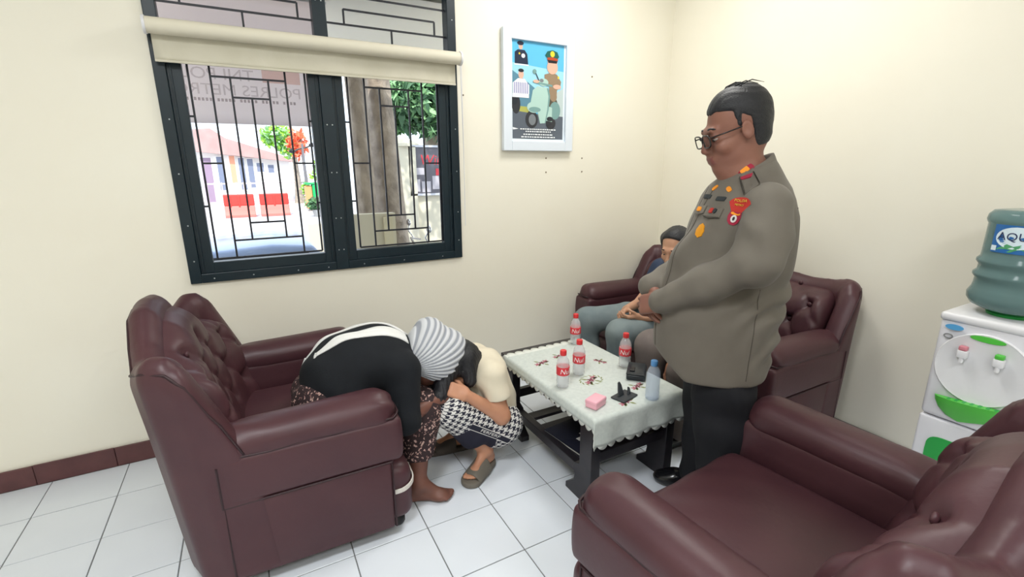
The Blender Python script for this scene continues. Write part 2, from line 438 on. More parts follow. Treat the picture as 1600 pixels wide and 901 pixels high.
def upper_pattern(x0, x1):
    w = x1-x0
    V = [(x0+0.14*w, 2.214, 2.285), (x0+0.90*w, 2.214, 2.285), (x0+0.52*w, 2.135, 2.212), (x0+0.385*w, 2.352, 2.42), (x0+0.52*w, 2.50, 2.6), (x0+0.14*w, 2.42, 2.50), (x0+0.9*w, 2.42, 2.5)]
    H = [(2.212, x0, x1), (2.285, x0+0.14*w, x0+0.90*w), (2.352, x0, x1), (2.42, x0, x1), (2.50, x0, x1)]
    return V, H
grille(0, 0, *upper_pattern(-0.255, 0.405)); grille(0, 0, *upper_pattern(0.472, 1.135))
def screw(x, z, y=yf0): MB().cyl((x, y+0.001, z), (x, y-0.002, z), 0.004, 0.003, 8).build('screw', m_screw, win)
for z in (1.02, 1.2, 1.45, 1.7, 1.95, 2.3): screw(-0.275, z); screw(1.165, z); screw(0.425, z); screw(0.452, z)
for x in (-0.2, -0.02, 0.2, 0.36, 0.56, 0.8, 1.05): screw(x, 0.925)

# ------------------------------------------------------------------ roller blind
bl = thing('roller_blind', 'cream roller blind rolled up to a narrow strip across the window', 'blind', (0.43, YW-0.06, 2.0))
def L(o, x, y, z): return (x-o.location.x, y-o.location.y, z-o.location.z)
MB().cyl(L(bl, -0.295, 2.775, 2.085), L(bl, 1.178, 2.775, 2.085), 0.034, None, 24).build('roller', m_blindtube, bl, smooth=True)
MB().cyl(L(bl, -0.306, 2.775, 2.085), L(bl, -0.295, 2.775, 2.085), 0.038, None, 20).build('end_cap', m_white, bl, smooth=True)
MB().cyl(L(bl, 1.178, 2.775, 2.085), L(bl, 1.189, 2.775, 2.085), 0.038, None, 20).build('end_cap', m_white, bl, smooth=True)
for x in (-0.30, 1.183): MB().bx(x-0.310-0.12, x-0.306-0.12, 0, 0.001, 0, 0.001) if False else MB().box(L(bl, x, 2.81, 2.09), (0.004, 0.035, 0.028)).build('bracket', m_white, bl, bevel=0.002)
def fabric(u, v):
    x = -0.287+u*1.452; z = 2.085-v*0.135
    return L(bl, x, 2.808+0.004*math.sin(v*2.5)+0.002*math.sin(u*21), z)
f_ = MB().grid(fabric, 30, 8); fo = f_.build('fabric', m_blind, bl, smooth='all')
sm_ = fo.modifiers.new('thick', 'SOLIDIFY'); sm_.thickness = 0.0025
MB().bx(-0.287-0.43, 1.165-0.43, 2.804-2.795, 2.812-2.795, -0.057, -0.046).build('hem_bar', m_blind, bl, bevel=0.002)
ch = MB()
ch.tube([L(bl, 1.187, 2.77, 2.08), L(bl, 1.192, 2.78, 1.6), L(bl, 1.193, 2.79, 1.12)], 0.0022, 6)
ch.tube([L(bl, 1.192, 2.80, 2.08), L(bl, 1.2, 2.80, 1.6), L(bl, 1.196, 2.795, 1.115)], 0.0022, 6)
ch.build('bead_chain', m_white, bl)

# ------------------------------------------------------------------ framed poster
PB = (1.76, YW-0.002, 1.575)
po = thing('framed_poster', 'white framed poster of an officer on a mint green scooter on the wall', 'picture', PB)
m_frame = M('bluish_white_frame', rgb(222, 230, 240), 0.4)
def P3(x, y, z): return (x-PB[0], y-PB[1], z-PB[2])
x0, x1, z0, z1 = 1.49, 2.03, 1.578, 2.306
fwid = 0.062
fm = MB()
fm.bx(*[c-PB[0] for c in (x0, x0+fwid)], -0.034, 0, z0-PB[2], z1-PB[2]); fm.bx(*[c-PB[0] for c in (x1-fwid, x1)], -0.034, 0, z0-PB[2], z1-PB[2])
fm.bx(x0+fwid-PB[0], x1-fwid-PB[0], -0.034, 0, z0-PB[2], z0+fwid-PB[2]); fm.bx(x0+fwid-PB[0], x1-fwid-PB[0], -0.034, 0, z1-fwid-PB[2], z1-PB[2])
fm.build('frame', m_frame, po, bevel=0.004)
px0, px1, pz0, pz1 = 1.564, 1.956, 1.655, 2.245
MB().bx(x0+0.05-PB[0], x1-0.05-PB[0], -0.014, -0.004, z0+0.05-PB[2], z1-0.05-PB[2]).build('mount', m_frame, po)
# printed picture: flat coloured shapes (crop pixel coordinates of the print, origin upper left)
PC = {}
def pcol(k, c, r=0.25):
    PC[k] = M('print_'+k, rgb(*c), r); return k
pcol('sky', (96, 186, 228)); pcol('sky_light', (158, 214, 236)); pcol('hill', (92, 138, 160)); pcol('road', (92, 100, 112)); pcol('grass', (176, 178, 92))
pcol('mint', (176, 208, 200)); pcol('mint_dark', (120, 158, 156)); pcol('tyre', (48, 50, 56)); pcol('rim', (120, 126, 132)); pcol('khaki', (150, 128, 104)); pcol('brown', (84, 78, 66))
pcol('skin', (226, 178, 158)); pcol('cap_green', (26, 92, 84)); pcol('cap_band', (182, 72, 40)); pcol('gold', (236, 206, 60)); pcol('visor', (30, 34, 40)); pcol('white', (240, 244, 248)); pcol('navy', (38, 48, 70)); pcol('stripe', (120, 112, 176)); pcol('mist', (190, 205, 205)); pcol('dark', (40, 44, 52))
keys = list(PC); pm = MB()
UX = (px1-px0)/(478-137); UZ = (pz1-pz0)/(803-155)
lay = [0]
def pp(k, pts):
    pm.mi = keys.index(k); lay[0] += 1; y = -0.0145-lay[0]*0.00007
    V = [(px0+(x-137)*UX-PB[0], y, pz1-(zz-155)*UZ-PB[2]) for x, zz in pts]; pm.add(V, [tuple(range(len(V)))])
def el(k, cx, cy, a, b_, n=18): pp(k, [(cx+a*math.cos(-2*pi*i/n), cy+b_*math.sin(-2*pi*i/n)) for i in range(n)])
pp('sky', [(137, 155), (478, 155), (478, 803), (137, 803)])
pp('sky_light', [(137, 300), (478, 330), (478, 480), (137, 480)])
pp('hill', [(137, 350), (180, 380), (250, 430), (300, 470), (300, 600), (137, 600)])
pp('mist', [(400, 500), (478, 440), (478, 700), (400, 700)])
pp('grass', [(137, 580), (260, 585), (260, 625), (137, 615)])
pp('road', [(137, 612), (300, 630), (478, 640), (478, 803), (137, 803)])
el('tyre', 160, 570, 28, 65); el('dark', 150, 545, 20, 30)
pp('white', [(137, 725), (175, 735), (140, 742)])
# portrait of a standing man in dark dress uniform
pp('navy', [(152, 232), (172, 215), (215, 215), (232, 240), (238, 305), (152, 305)]); el('skin', 190, 195, 13, 19); el('navy', 188, 174, 21, 14); el('white', 206, 252, 12, 14); el('gold', 182, 240, 5, 7)
pp('white', [(150, 306), (240, 306), (240, 314), (150, 314)])
# portrait of a man in striped shirt
pp('white', [(140, 430), (172, 400), (215, 400), (245, 440), (245, 500), (140, 500)]); el('skin', 192, 372, 17, 30); el('dark', 192, 348, 18, 12)
for q in range(8): pp('stripe', [(148+q*12, 425), (153+q*12, 425), (152+q*12, 498), (147+q*12, 498)])
pp('white', [(137, 500), (243, 500), (243, 525), (137, 525)])
# scooter
el('tyre', 262, 668, 42, 60); el('rim', 266, 670, 24, 38); el('tyre', 392, 690, 34, 42)
# rider
pp('brown', [(372, 500), (415, 490), (436, 540), (410, 640), (392, 672), (362, 668), (378, 580)])
pp('khaki', [(345, 360), (385, 345), (430, 352), (460, 400), (455, 430), (432, 460), (430, 520), (380, 520), (378, 440), (346, 390)])
el('mint_dark', 420, 600, 38, 62); pp('mint', [(330, 560), (400, 580), (400, 680), (335, 668)])
pp('mint', [(268, 470), (300, 440), (372, 448), (386, 500), (376, 600), (356, 690), (318, 694), (300, 610), (252, 565)]); pp('mint_dark', [(372, 448), (386, 500), (376, 600), (356, 690), (350, 688), (366, 600), (374, 505), (362, 450)])
el('mint', 276, 585, 46, 38); el('mint_dark', 282, 600, 40, 18); el('mint', 338, 412, 34, 26); el('rim', 326, 402, 14, 12); pp('mint_dark', [(268, 408), (400, 425), (400, 440), (268, 420)])
el('mint_dark', 279, 346, 13, 16); pp('dark', [(284, 356), (290, 356), (312, 405), (306, 405)])
el('khaki', 408, 505, 24, 34); el('skin', 432, 436, 28, 16); el('skin', 290, 410, 20, 11)
el('skin', 398, 308, 37, 46); el('skin', 398, 272, 34, 30)
pp('visor', [(362, 258), (434, 258), (426, 280), (370, 280)]); pp('cap_band', [(362, 236), (434, 238), (434, 262), (362, 260)])
pp('cap_green', [(348, 232), (362, 205), (398, 194), (430, 204), (442, 234), (432, 248), (398, 240), (360, 246)]); el('gold', 397, 220, 15, 20)
pp('visor', [(374, 262), (428, 262), (422, 276), (380, 276)]); el('gold', 440, 372, 6, 10); el('dark', 385, 660, 22, 16)
for (zz, a, b_) in ((736, 185, 425), (752, 220, 392), (772, 205, 402), (790, 190, 420)):   # four lines of tiny caption print
    x = a
    while x < b_:
        w = random.uniform(7, 20); pp('white', [(x, zz-4), (min(x+w, b_), zz-4), (min(x+w, b_), zz+4), (x, zz+4)]); x += w+4
pr = pm.build('print', [PC[k] for k in keys], po)
MB().bx(px0-0.012-PB[0], px1+0.012-PB[0], -0.0145, -0.0135, pz0-0.012-PB[2], pz1+0.012-PB[2]).build('print_border', M('print_border_white', rgb(226, 236, 244), 0.3), po)
# ------------------------------------------------------------------ upholstered suite
def lerp_tab(T, x):
    return np.interp(x, [t[0] for t in T], [t[1] for t in T])
def suite_meshes(hw, crest, seats):
    R = {}
    ins = hw-0.185                                    # inner face of the arms
    # base carcass
    def base(P):
        d = s_box(P, (0.06, 0, 0.185), (0.325, hw-0.035, 0.125), 0.02)
        return d
    R['base'] = sdf_VF(base, (-0.45, -hw-0.05, 0.0), (0.45, hw+0.05, 0.36), 0.012, 1)
    # apron in front, swelling
    def apron(P):
        d = s_box(P, (0.385, 0, 0.18), (0.055, hw-0.03, 0.125), 0.045)
        return d-0.008*np.cos((P[2]-f32(0.18))*9)
    R['apron'] = sdf_VF(apron, (0.28, -hw-0.05, 0.0), (0.5, hw+0.05, 0.38), 0.010, 1)
    # seat cushions
    R['seats'] = []
    w = 2*ins/seats
    for k in range(seats):
        yc = -ins+w*(k+0.5)
        def cush(P, yc=yc):
            d = s_box(P, (0.11, yc, 0.355), (0.31, w/2-0.004, 0.068), 0.05)
            puff = 0.016*np.cos(np.clip((P[0]-f32(0.12))/f32(0.31), -1, 1)*1.5)*np.cos(np.clip((P[1]-f32(yc))/f32(w/2), -1, 1)*1.5)
            crease = 0.002*np.sin(P[1]*38+3*np.sin(P[0]*11))
            return d-puff-crease*np.clip((P[0]-f32(0.1))*3, 0, 1)
        R['seats'].append(sdf_VF(cush, (-0.24, yc-w/2-0.03, 0.25), (0.47, yc+w/2+0.03, 0.47), 0.010, 1))
    # arm: padded roll over a soft box with a seam
    for sgn in (-1, 1):
        ya = sgn*(hw-0.088)
        def pad(P):
            X = P[0]; top = 0.02*(X-f32(0.1))
            Q = [P[0], P[1], P[2]-top]
            d = s_box(Q, (0.085, ya, 0.552), (0.305, 0.084, 0.056), 0.052)
            d = smin(d, s_cap(Q, (-0.16, ya, 0.550), (0.31, ya, 0.556), 0.064, 0.070), 0.05)
            wr = 0.004*np.exp(-((X-f32(-0.17))/f32(0.10))**2)*np.sin(P[1]*60+X*25)
            wr = wr+0.0035*np.exp(-((X-f32(0.36))/f32(0.07))**2)*np.sin((P[1]+P[2])*75)
            return d-wr
        R['pad%d' % sgn] = sdf_VF(pad, (-0.3, ya-0.14, 0.44), (0.48, ya+0.14, 0.68), 0.009, 1)
        def body(P):
            d = s_box(P, (0.097, ya+sgn*0.003, 0.448), (0.310, 0.086, 0.092), 0.022)
            d = smin(d, s_box(P, (0.085, ya-sgn*0.02, 0.36), (0.30, 0.06, 0.10), 0.02), 0.01)
            return d-0.007*np.cos((P[2]-f32(0.445))*15)*np.clip((P[0]+f32(0.22))*12, 0, 1)
        R['arm%d' % sgn] = sdf_VF(body, (-0.38, ya-0.13, 0.25), (0.46, ya+0.13, 0.56), 0.010, 1)
    # curved wing back with three crests
    yo = hw-0.05
    half = [(-0.12, yo), (-0.24, yo), (-0.305, yo-0.03), (-0.345, yo-0.12), (-0.36, yo-0.25), (-0.365, 0.0)]
    pts = [(x, y) for x, y in half]+[(x, -y) for x, y in half[-2::-1]]
    seg = [np.hypot(pts[i+1][0]-pts[i][0], pts[i+1][1]-pts[i][1]) for i in range(len(pts)-1)]
    cum = np.concatenate([[0], np.cumsum(seg)]); Lt = cum[-1]
    T = [(0.0, 0.575), (0.05, 0.72), (0.10, 0.86), (0.145, 0.91), (0.19, 0.915), (0.26, 0.885), (0.33, 0.865), (0.41, 0.91), (0.52, crest-0.012), (Lt/2, crest)]
    if hw > 0.7: T = [(0.0, 0.565), (0.05, 0.70), (0.10, 0.82), (0.15, 0.875), (0.22, 0.88), (0.32, 0.855), (0.44, 0.845), (0.63, 0.86), (Lt/2, 0.88)]
    LEAN = 0.085
    def plan(P):
        x = P[0]+f32(LEAN)*(P[2]-f32(0.5)); y = P[1]; D = None; S_ = None
        for i in range(len(pts)-1):
            (ax, ay), (bx_, by) = pts[i], pts[i+1]; dx, dy = bx_-ax, by-ay; l2 = dx*dx+dy*dy
            t = np.clip(((x-f32(ax))*f32(dx)+(y-f32(ay))*f32(dy))/f32(l2), 0, 1)
            d = np.sqrt((x-f32(ax)-t*f32(dx))**2+(y-f32(ay)-t*f32(dy))**2); s = f32(cum[i])+t*f32(seg[i])
            if D is None: D, S_ = d, s
            else:
                m = d < D; D = np.where(m, d, D); S_ = np.where(m, s, S_)
        return D, np.minimum(S_, f32(Lt)-S_)
    def back(P):
        D, s = plan(P); zt = lerp_tab(T, s).astype(f32)
        d = D-f32(0.052)-0.006*np.clip((P[2]-f32(0.6))*3, 0, 1)
        d = smax(d, (P[2]-zt)*f32(0.85), 0.09)
        return np.maximum(d, f32(0.06)-P[2])
    R['back'] = sdf_VF(back, (-0.56, -hw-0.08, 0.03), (-0.02, hw+0.08, crest+0.06), 0.0105 if hw < 0.7 else 0.012, 1)
    # tufted inner cushion
    yi = yo-0.065
    nb = max(3, int(round(2*yi/0.19)))
    but = []
    for r, z in enumerate((0.50, 0.61, 0.72, 0.82)):
        n = nb if r % 2 == 0 else nb-1
        for k in range(n):
            y = (k-(n-1)/2)*(2*(yi-0.10)/(nb-1)); but.append((y, z))
    def front_x(y, z): return -0.145-0.27*(z-0.42)+0.10*(np.abs(y)/yi)**3
    def tuft(P):
        y, z = P[1], P[2]
        fx = front_x(y, z).astype(f32) if hasattr(front_x(y, z), 'astype') else front_x(y, z)
        dep = np.zeros_like(y)
        for by, bz in but:
            r2 = ((y-f32(by))**2+((z-f32(bz))*f32(0.9))**2); dep = dep+0.034*np.exp(-r2/f32(0.0011))
        # diamond creases between the buttons
        st = 2*(yi-0.10)/(nb-1); a = (y+f32(yi-0.10))/f32(st); q = (z-f32(0.50))/f32(0.22)
        c1 = np.abs((a+q)-np.round(a+q)); c2 = np.abs((a-q)-np.round(a-q))
        dep = dep+0.012*(np.exp(-(c1/0.07)**2)+np.exp(-(c2/0.07)**2))*np.clip((f32(0.86)-z)*10, 0, 1)*np.clip((z-f32(0.46))*12, 0, 1)
        d = (P[0]-fx+dep)*f32(0.85)
        s = np.minimum(f32(Lt/2), np.maximum(f32(0.30), f32(Lt/2)-np.abs(y)))
        zt = lerp_tab(T, s).astype(f32)-f32(0.05)
        d = smax(d, np.abs(y)-f32(yi), 0.10)
        d = smax(d, z-zt, 0.12)
        d = np.maximum(d, f32(0.36)-z)
        return smax(d, fx-f32(0.16)-P[0], 0.02)
    R['tuft'] = sdf_VF(tuft, (-0.52, -hw, 0.33), (-0.05, hw, crest+0.02), 0.009 if hw < 0.7 else 0.011, 0)
    R['buttons'] = [(float(front_x(np.array(y), np.array(z)))-0.040, y, z) for y, z in but]
    # piping along the outer rim of the back
    pip = []
    for s in np.linspace(0.005, Lt-0.005, 90):
        i = min(int(np.searchsorted(cum, s, 'right'))-1, len(seg)-1); t = (s-cum[i])/seg[i]
        x = pts[i][0]+(pts[i+1][0]-pts[i][0])*t; y = pts[i][1]+(pts[i+1][1]-pts[i][1])*t
        i0 = max(i-1, 0) if t < .5 else i; i1 = i if t < .5 else min(i+1, len(seg)-1)
        tx, ty = pts[i1+1][0]-pts[i0][0], pts[i1+1][1]-pts[i0][1]; n = np.hypot(tx, ty)
        nx_, ny_ = -ty/n, tx/n                         # outward
        if nx_*(x+0.1)+ny_*y < 0: nx_, ny_ = -nx_, -ny_
        zz = float(lerp_tab(T, min(s, Lt-s)))-0.048
        pip.append((x+nx_*0.047-LEAN*(zz-0.5), y+ny_*0.047, zz))
    R['pip'] = pip
    return {k: v for k, v in R.items()}
def make_suite(name, label, cat, loc, rz, R, hw, band=False, group=None, cache={}):
    t = thing(name, label, cat, loc, rz, group)
    key = hw
    if key not in cache:
        c = {}
        for k in ('base', 'apron', 'back', 'tuft', 'pad-1', 'pad1', 'arm-1', 'arm1'): c[k] = np_mesh(k, R[k][0], R[k][1], m_leather)
        c['seats'] = [np_mesh('seat_cushion', v, q, m_leather) for v, q in R['seats']]
        c['button'] = MB().ell((0, 0, 0), (0.008, 0.014, 0.014), 10).mesh('button', m_leather, smooth='all')
        c['piping'] = MB().tube(R['pip'], 0.0045, 6).mesh('piping', m_seam, smooth='all')
        mbp = {}
        for sg in (-1, 1):
            ye = sg*(hw-0.002); yp = sg*(hw-0.004)
            P = [(-0.21+0.585*i/24, yp, 0.530+0.014*i/24+0.003*math.sin(i*0.7)) for i in range(25)]+[(0.392, yp-sg*0.012, 0.548), (0.402, yp-sg*0.04, 0.549), (0.404, yp-sg*0.09, 0.549), (0.400, yp-sg*0.14, 0.549)]
            mbp[sg] = MB().tube(P, 0.005, 6).mesh('arm_piping', m_seam, smooth='all')
            c['sp%d' % sg] = MB().bx(-0.205, 0.355, ye-sg*0.011-0.012, ye-sg*0.011+0.012, 0.055, 0.36).mesh('side_panel', m_leather, bevel=0.008, smooth=True)
            c['sg%d' % sg] = MB().tube([(0.360, ye+sg*0.001, 0.06), (0.360, ye+sg*0.001, 0.357), (-0.208, ye+sg*0.001, 0.357), (-0.210, ye+sg*0.003, 0.06)], 0.0045, 6).tube([(-0.213, ye+sg*0.004, 0.357), (-0.213, ye+sg*0.004, 0.515)], 0.004, 6).mesh('seam', m_seam)
        c['ap'] = mbp
        c['foot'] = MB().lathe([(0.0, 0.0), (0.022, 0.0), (0.03, 0.012), (0.03, 0.03), (0.018, 0.045), (0.02, 0.066), (0.0, 0.066)], n=14).mesh('foot', m_black, smooth=True)
        cache[key] = c
    c = cache[key]
    link('base', c['base'], t); link('front_apron', c['apron'], t)
    bk = link('backrest', c['back'], t); link('tufted_cushion', c['tuft'], bk)
    for p in R['buttons']: o = link('button', c['button'], bk); o.location = p
    link('piping', c['piping'], bk)
    for k, m in enumerate(c['seats']): link('seat_cushion', m, t)
    for sg in (-1, 1):
        a = link('armrest', c['arm%d' % sg], t); link('arm_pad', c['pad%d' % sg], a); link('arm_piping', c['ap'][sg], a)
        sp = link('side_panel', c['sp%d' % sg], t); link('seam', c['sg%d' % sg], sp)
    for x in (-0.30, 0.385):
        for y in (-hw+0.09, hw-0.09): o = link('foot', c['foot'], t); o.location = (x, y, 0)
    if band:
        ye = -(hw-0.03)
        P = [(0.366, ye-0.012, 0.203)]+[(0.395+0.060*math.sin(a), ye+0.045-0.058*math.cos(a), 0.204+0.012*a) for a in np.linspace(0, pi/2, 7)]+[(0.456, ye+0.12, 0.226)]
        mb = MB()
        for i in range(len(P)-1):
            a, b_ = Vector(P[i]), Vector(P[i+1])
            mb.bar(a, b_, 0.005, 0.018)
        mb.build('torn_band', m_band, t)
    return t
HW1, HW2 = 0.51, 0.79
R1 = suite_meshes(HW1, 1.01, 1); R2 = suite_meshes(HW2, 0.90, 2)
chair_left = make_suite('armchair', 'maroon leather armchair under the window with a woman perched on its seat', 'armchair', (0.02, 2.18, 0), math.radians(-1.0), R1, HW1, True)
chair_right = make_suite('armchair', 'empty maroon leather armchair in front of the water dispenser', 'armchair', (1.255, 0.585, 0), math.radians(95), R1, HW1)
sofa = make_suite('sofa', 'dark maroon leather sofa with tufted winged back along the right wall', 'sofa', (2.49, 2.015, 0), math.radians(180), R2, HW2)

# ------------------------------------------------------------------ coffee table
TB = (1.41, 1.81, 0)
tb = thing('coffee_table', 'low black wooden coffee table with open slatted shelf under a lace cloth', 'table', TB)
def tl(x0, x1, y0, y1, z0, z1): return (x0-TB[0], x1-TB[0], y0-TB[1], y1-TB[1], z0, z1)
X0, X1, Y0, Y1, ZT = 1.150, 1.672, 1.385, 2.235, 0.46
MB().bx(*tl(X0, X1, Y0, Y1, ZT-0.022, ZT)).build('tabletop', m_wood, tb, bevel=0.004)
MB().bx(*tl(X0+0.02, X0+0.045, Y0+0.05, Y1-0.05, ZT-0.085, ZT-0.022)).build('apron_rail', m_wood, tb, bevel=0.002)
MB().bx(*tl(X1-0.045, X1-0.02, Y0+0.05, Y1-0.05, ZT-0.085, ZT-0.022)).build('apron_rail', m_wood, tb, bevel=0.002)
for y in (Y0+0.03, Y1-0.055): MB().bx(*tl(X0+0.045, X1-0.045, y, y+0.025, ZT-0.085, ZT-0.022)).build('apron_rail', m_wood, tb, bevel=0.002)
def leg_poly(s):                                       # profile in y (towards the table middle = +) and z, shaped foot
    return [(0.0, 0.0), (0.185, 0.0), (0.185, 0.028), (0.155, 0.05), (0.125, 0.075), (0.118, 0.11), (0.135, 0.14), (0.12, 0.17), (0.085, 0.185), (0.085, ZT-0.022), (0.0, ZT-0.022)]
for x in (X0+0.012, X1-0.062):
    for s, y in ((1, Y0+0.03), (-1, Y1-0.03)):
        poly = [(s*(a), z) for a, z in leg_poly(s)]
        if s < 0: poly = poly[::-1]
        MB().prism(poly, (x-TB[0], y-TB[1], 0), (0, 1, 0), (0, 0, 1), 0.05).build('leg', m_wood, tb, bevel=0.003)
for x in (X0+0.018, X1-0.06): MB().bx(*tl(x, x+0.04, Y0+0.11, Y1-0.11, 0.115, 0.165)).build('stretcher', m_wood, tb, bevel=0.003)
for y in (Y0+0.055, Y1-0.085): MB().bx(*tl(X0+0.06, X1-0.06, y, y+0.03, 0.20, 0.25)).build('stretcher', m_wood, tb, bevel=0.003)
for y in np.linspace(Y0+0.19, Y1-0.26, 4): MB().bx(*tl(X0+0.055, X1-0.055, y, y+0.062, 0.14, 0.158)).build('shelf_slat', m_wood, tb, bevel=0.002)

# lace tablecloth
m_cloth = M('white_lace_cloth', rgb(206, 213, 208), 0.85, vary=(60, rgb(190, 198, 194), 0.6), bump=(220, 0.5, 0.002), sheen=0.2)
m_hem = M('white_scalloped_edge', rgb(226, 229, 222), 0.8, bump=(150, 0.5, 0.002))
tc_ = thing('tablecloth', 'white lace cloth with embroidered flowers hanging over the coffee table', 'tablecloth', (TB[0], TB[1], ZT))
cx0, cx1, cy0, cy1 = X0-0.004, X1+0.004, Y0-0.006, Y1-0.065
def cloth_pt(u, v, w=None):                            # flat layout: u across x (with side overhang), v along y (with near overhang)
    ohs, ohn = 0.045, 0.125
    a = -ohs+u*((cx1-cx0)+2*ohs); c_ = -ohn+v*((cy1-cy0)+ohn)
    if w: a += w[0]; c_ += w[1]
    x = cx0+min(max(a, 0), cx1-cx0); y = cy0+max(c_, 0); z = ZT+0.003
    dz = 0.0
    if a < 0: dz = max(dz, -a); x -= 0.004+0.10*(-a)
    if a > cx1-cx0: e = a-(cx1-cx0); dz = max(dz, e); x += 0.004+0.10*e
    if c_ < 0:
        e = -c_; dz = max(dz, e) if (0 <= a <= cx1-cx0) else math.hypot(dz, e); y -= 0.003+0.05*e+0.006*math.sin(x*38)*min(1, e*10)
    return (x-TB[0], y-TB[1], z-dz*0.97-ZT)
NU, NV = 44, 64
def inset(u, v):
    # scalloped border: the rim line swells in and out
    p = 1.0
    su, sv = 0.5+(u-0.5)*p, v
    return su, sv
mbc = MB().grid(lambda u, v: cloth_pt(u, v), NU, NV)
co = mbc.build('cloth', m_cloth, tc_, smooth='all'); md = co.modifiers.new('thick', 'SOLIDIFY'); md.thickness = 0.002; md.offset = 1
hem = MB()
def scallops(path_fn, n, out):
    # row of half discs along an edge; path_fn(t)-> layout (u,v); out: outward layout direction in metres
    for k in range(n):
        t0, t1 = k/n, (k+1)/n; ring = []; inner = []
        for i in range(9):
            f = i/8; t = t0+(t1-t0)*f; (u, v) = path_fn(t); h = 0.020*math.sin(pi*f)**0.7
            ring.append(cloth_pt(u, v, (out[0]*h, out[1]*h))); inner.append(cloth_pt(u, v, (-out[0]*0.030, -out[1]*0.030)))
        up = [(x, y, z+0.0022) for x, y, z in ring+inner]
        hem.add(up, [(i, i+1, 9+i+1, 9+i) for i in range(8)])
scallops(lambda t: (0, t), 20, (-1, 0)); scallops(lambda t: (1, t), 20, (1, 0)); scallops(lambda t: (t, 0), 12, (0, -1)); scallops(lambda t: (t, 1), 12, (0, 1))
ho = hem.build('scalloped_border', m_hem, tc_, smooth='all'); md = ho.modifiers.new('thick', 'SOLIDIFY'); md.thickness = 0.002; md.offset = 0
m_pink = M('dusky_pink_thread', rgb(172, 106, 118), 0.8); m_leaf = M('olive_thread', rgb(136, 144, 98), 0.8); m_dpink = M('dark_red_thread', rgb(128, 70, 84), 0.8)
def flower(x, y, s, rot, wreath=False):
    mb = MB()
    def leafp(cx, cy, a, L_, w):
        c, s_ = math.cos(a), math.sin(a); z = 0.0052-0.0
        P = [(cx+c*L_*t-s_*w*math.sin(pi*t)*sg, cy+s_*L_*t+c*w*math.sin(pi*t)*sg, z) for sg in (1, -1) for t in ((0, .25, .5, .75, 1) if sg == 1 else (.75, .5, .25))]
        mb.add([(px_-TB[0], py_-TB[1], pz_) for px_, py_, pz_ in P], [tuple(range(len(P)))])
    for k in range(3):
        fx, fy = x+s*(k-1)*0.9*math.cos(rot), y+s*(k-1)*0.9*math.sin(rot)
        mb.mi = 0 if k != 1 else 2
        for q in range(5): leafp(fx, fy, q*2*pi/5+k, s*0.62, s*0.17)
    mb.mi = 1
    for a in (rot+1.9, rot-1.4, rot+pi+0.4, rot-0.3): leafp(x+s*0.4*math.cos(a), y+s*0.4*math.sin(a), a, s*1.0, s*0.2)
    if wreath:
        for a in np.linspace(0, 2*pi, 14, endpoint=False): leafp(x+s*1.5*math.cos(a), y+s*1.1*math.sin(a), a+1.3, s*0.8, s*0.11)
    mb.build('embroidered_flower', [m_pink, m_leaf, m_dpink], tc_)
flower(1.365, 1.69, 0.036, 0.6, True); flower(1.265, 1.985, 0.034, 0.3); flower(1.40, 2.02, 0.030, 0.2); flower(1.365, 1.44, 0.034, 0.4); flower(1.515, 1.53, 0.032, 0.4); flower(1.55, 1.85, 0.028, 2.0)

# ------------------------------------------------------------------ bottles and small things on the table
m_red = M('red_cap_plastic', rgb(214, 52, 56), 0.4); m_label = M('red_paper_label', rgb(212, 58, 68), 0.4); m_lw = M('white_print', rgb(240, 236, 236), 0.4); m_bluecap = M('blue_cap_plastic', rgb(92, 150, 206), 0.4)
def bottle_meshes(pet, cap, lab):
    prof = [(0.0, 0.004), (0.020, 0.0), (0.029, 0.004), (0.031, 0.014), (0.030, 0.026), (0.031, 0.034), (0.030, 0.044), (0.031, 0.052), (0.0295, 0.062), (0.030, 0.10), (0.031, 0.112), (0.030, 0.122), (0.0265, 0.138), (0.018, 0.153), (0.0125, 0.161), (0.0125, 0.169)]
    inner = [(0.0, 0.008), (0.026, 0.009), (0.0285, 0.02), (0.0285, 0.118), (0.0245, 0.134), (0.02, 0.143), (0.0, 0.143)]
    d = {'shell': MB().lathe(prof, n=24).mesh('bottle_body', pet, smooth='all'), 'water': MB().lathe(inner, n=20).mesh('water', m_water, smooth=True),
         'cap': MB().lathe([(0.0145, 0.160), (0.0155, 0.162), (0.0155, 0.181), (0.014, 0.184), (0.0, 0.184)], n=24).mesh('cap', cap, smooth=True)}
    if lab:
        mb = MB(); mb.lathe([(0.0312, 0.066), (0.0316, 0.067), (0.0316, 0.105), (0.0312, 0.106)], n=28); lm = mb
        d['label'] = lm.mesh('label', m_label, smooth=True)
        V, F = text_mesh('Nul', 0.034, shear=0.2)
        V3 = [(0.0322*math.cos(x/0.0322), 0.0322*math.sin(x/0.0322), 0.086+y) for x, y, _ in V]
        t = MB(); t.add(V3, F); d['print'] = t.mesh('label_print', m_lw)
    return d
def clear(m, col, fac):
    nt, b = nodes_of(m); tr = nt.nodes.new('ShaderNodeBsdfTransparent'); tr.inputs[0].default_value = col; mx = nt.nodes.new('ShaderNodeMixShader'); mx.inputs[0].default_value = fac
    nt.links.new(tr.outputs[0], mx.inputs[1]); nt.links.new(b.outputs[0], mx.inputs[2]); nt.links.new(mx.outputs[0], nt.nodes['Material Output'].inputs[0])
m_pet = M('clear_bottle_plastic', (0.86, 0.88, 0.90, 1), 0.08, spec=0.8); clear(m_pet, (0.97, 0.98, 0.98, 1), 0.30)
m_water = M('bottle_water', (0.84, 0.87, 0.90, 1), 0.1); clear(m_water, (0.97, 0.98, 0.99, 1), 0.14)
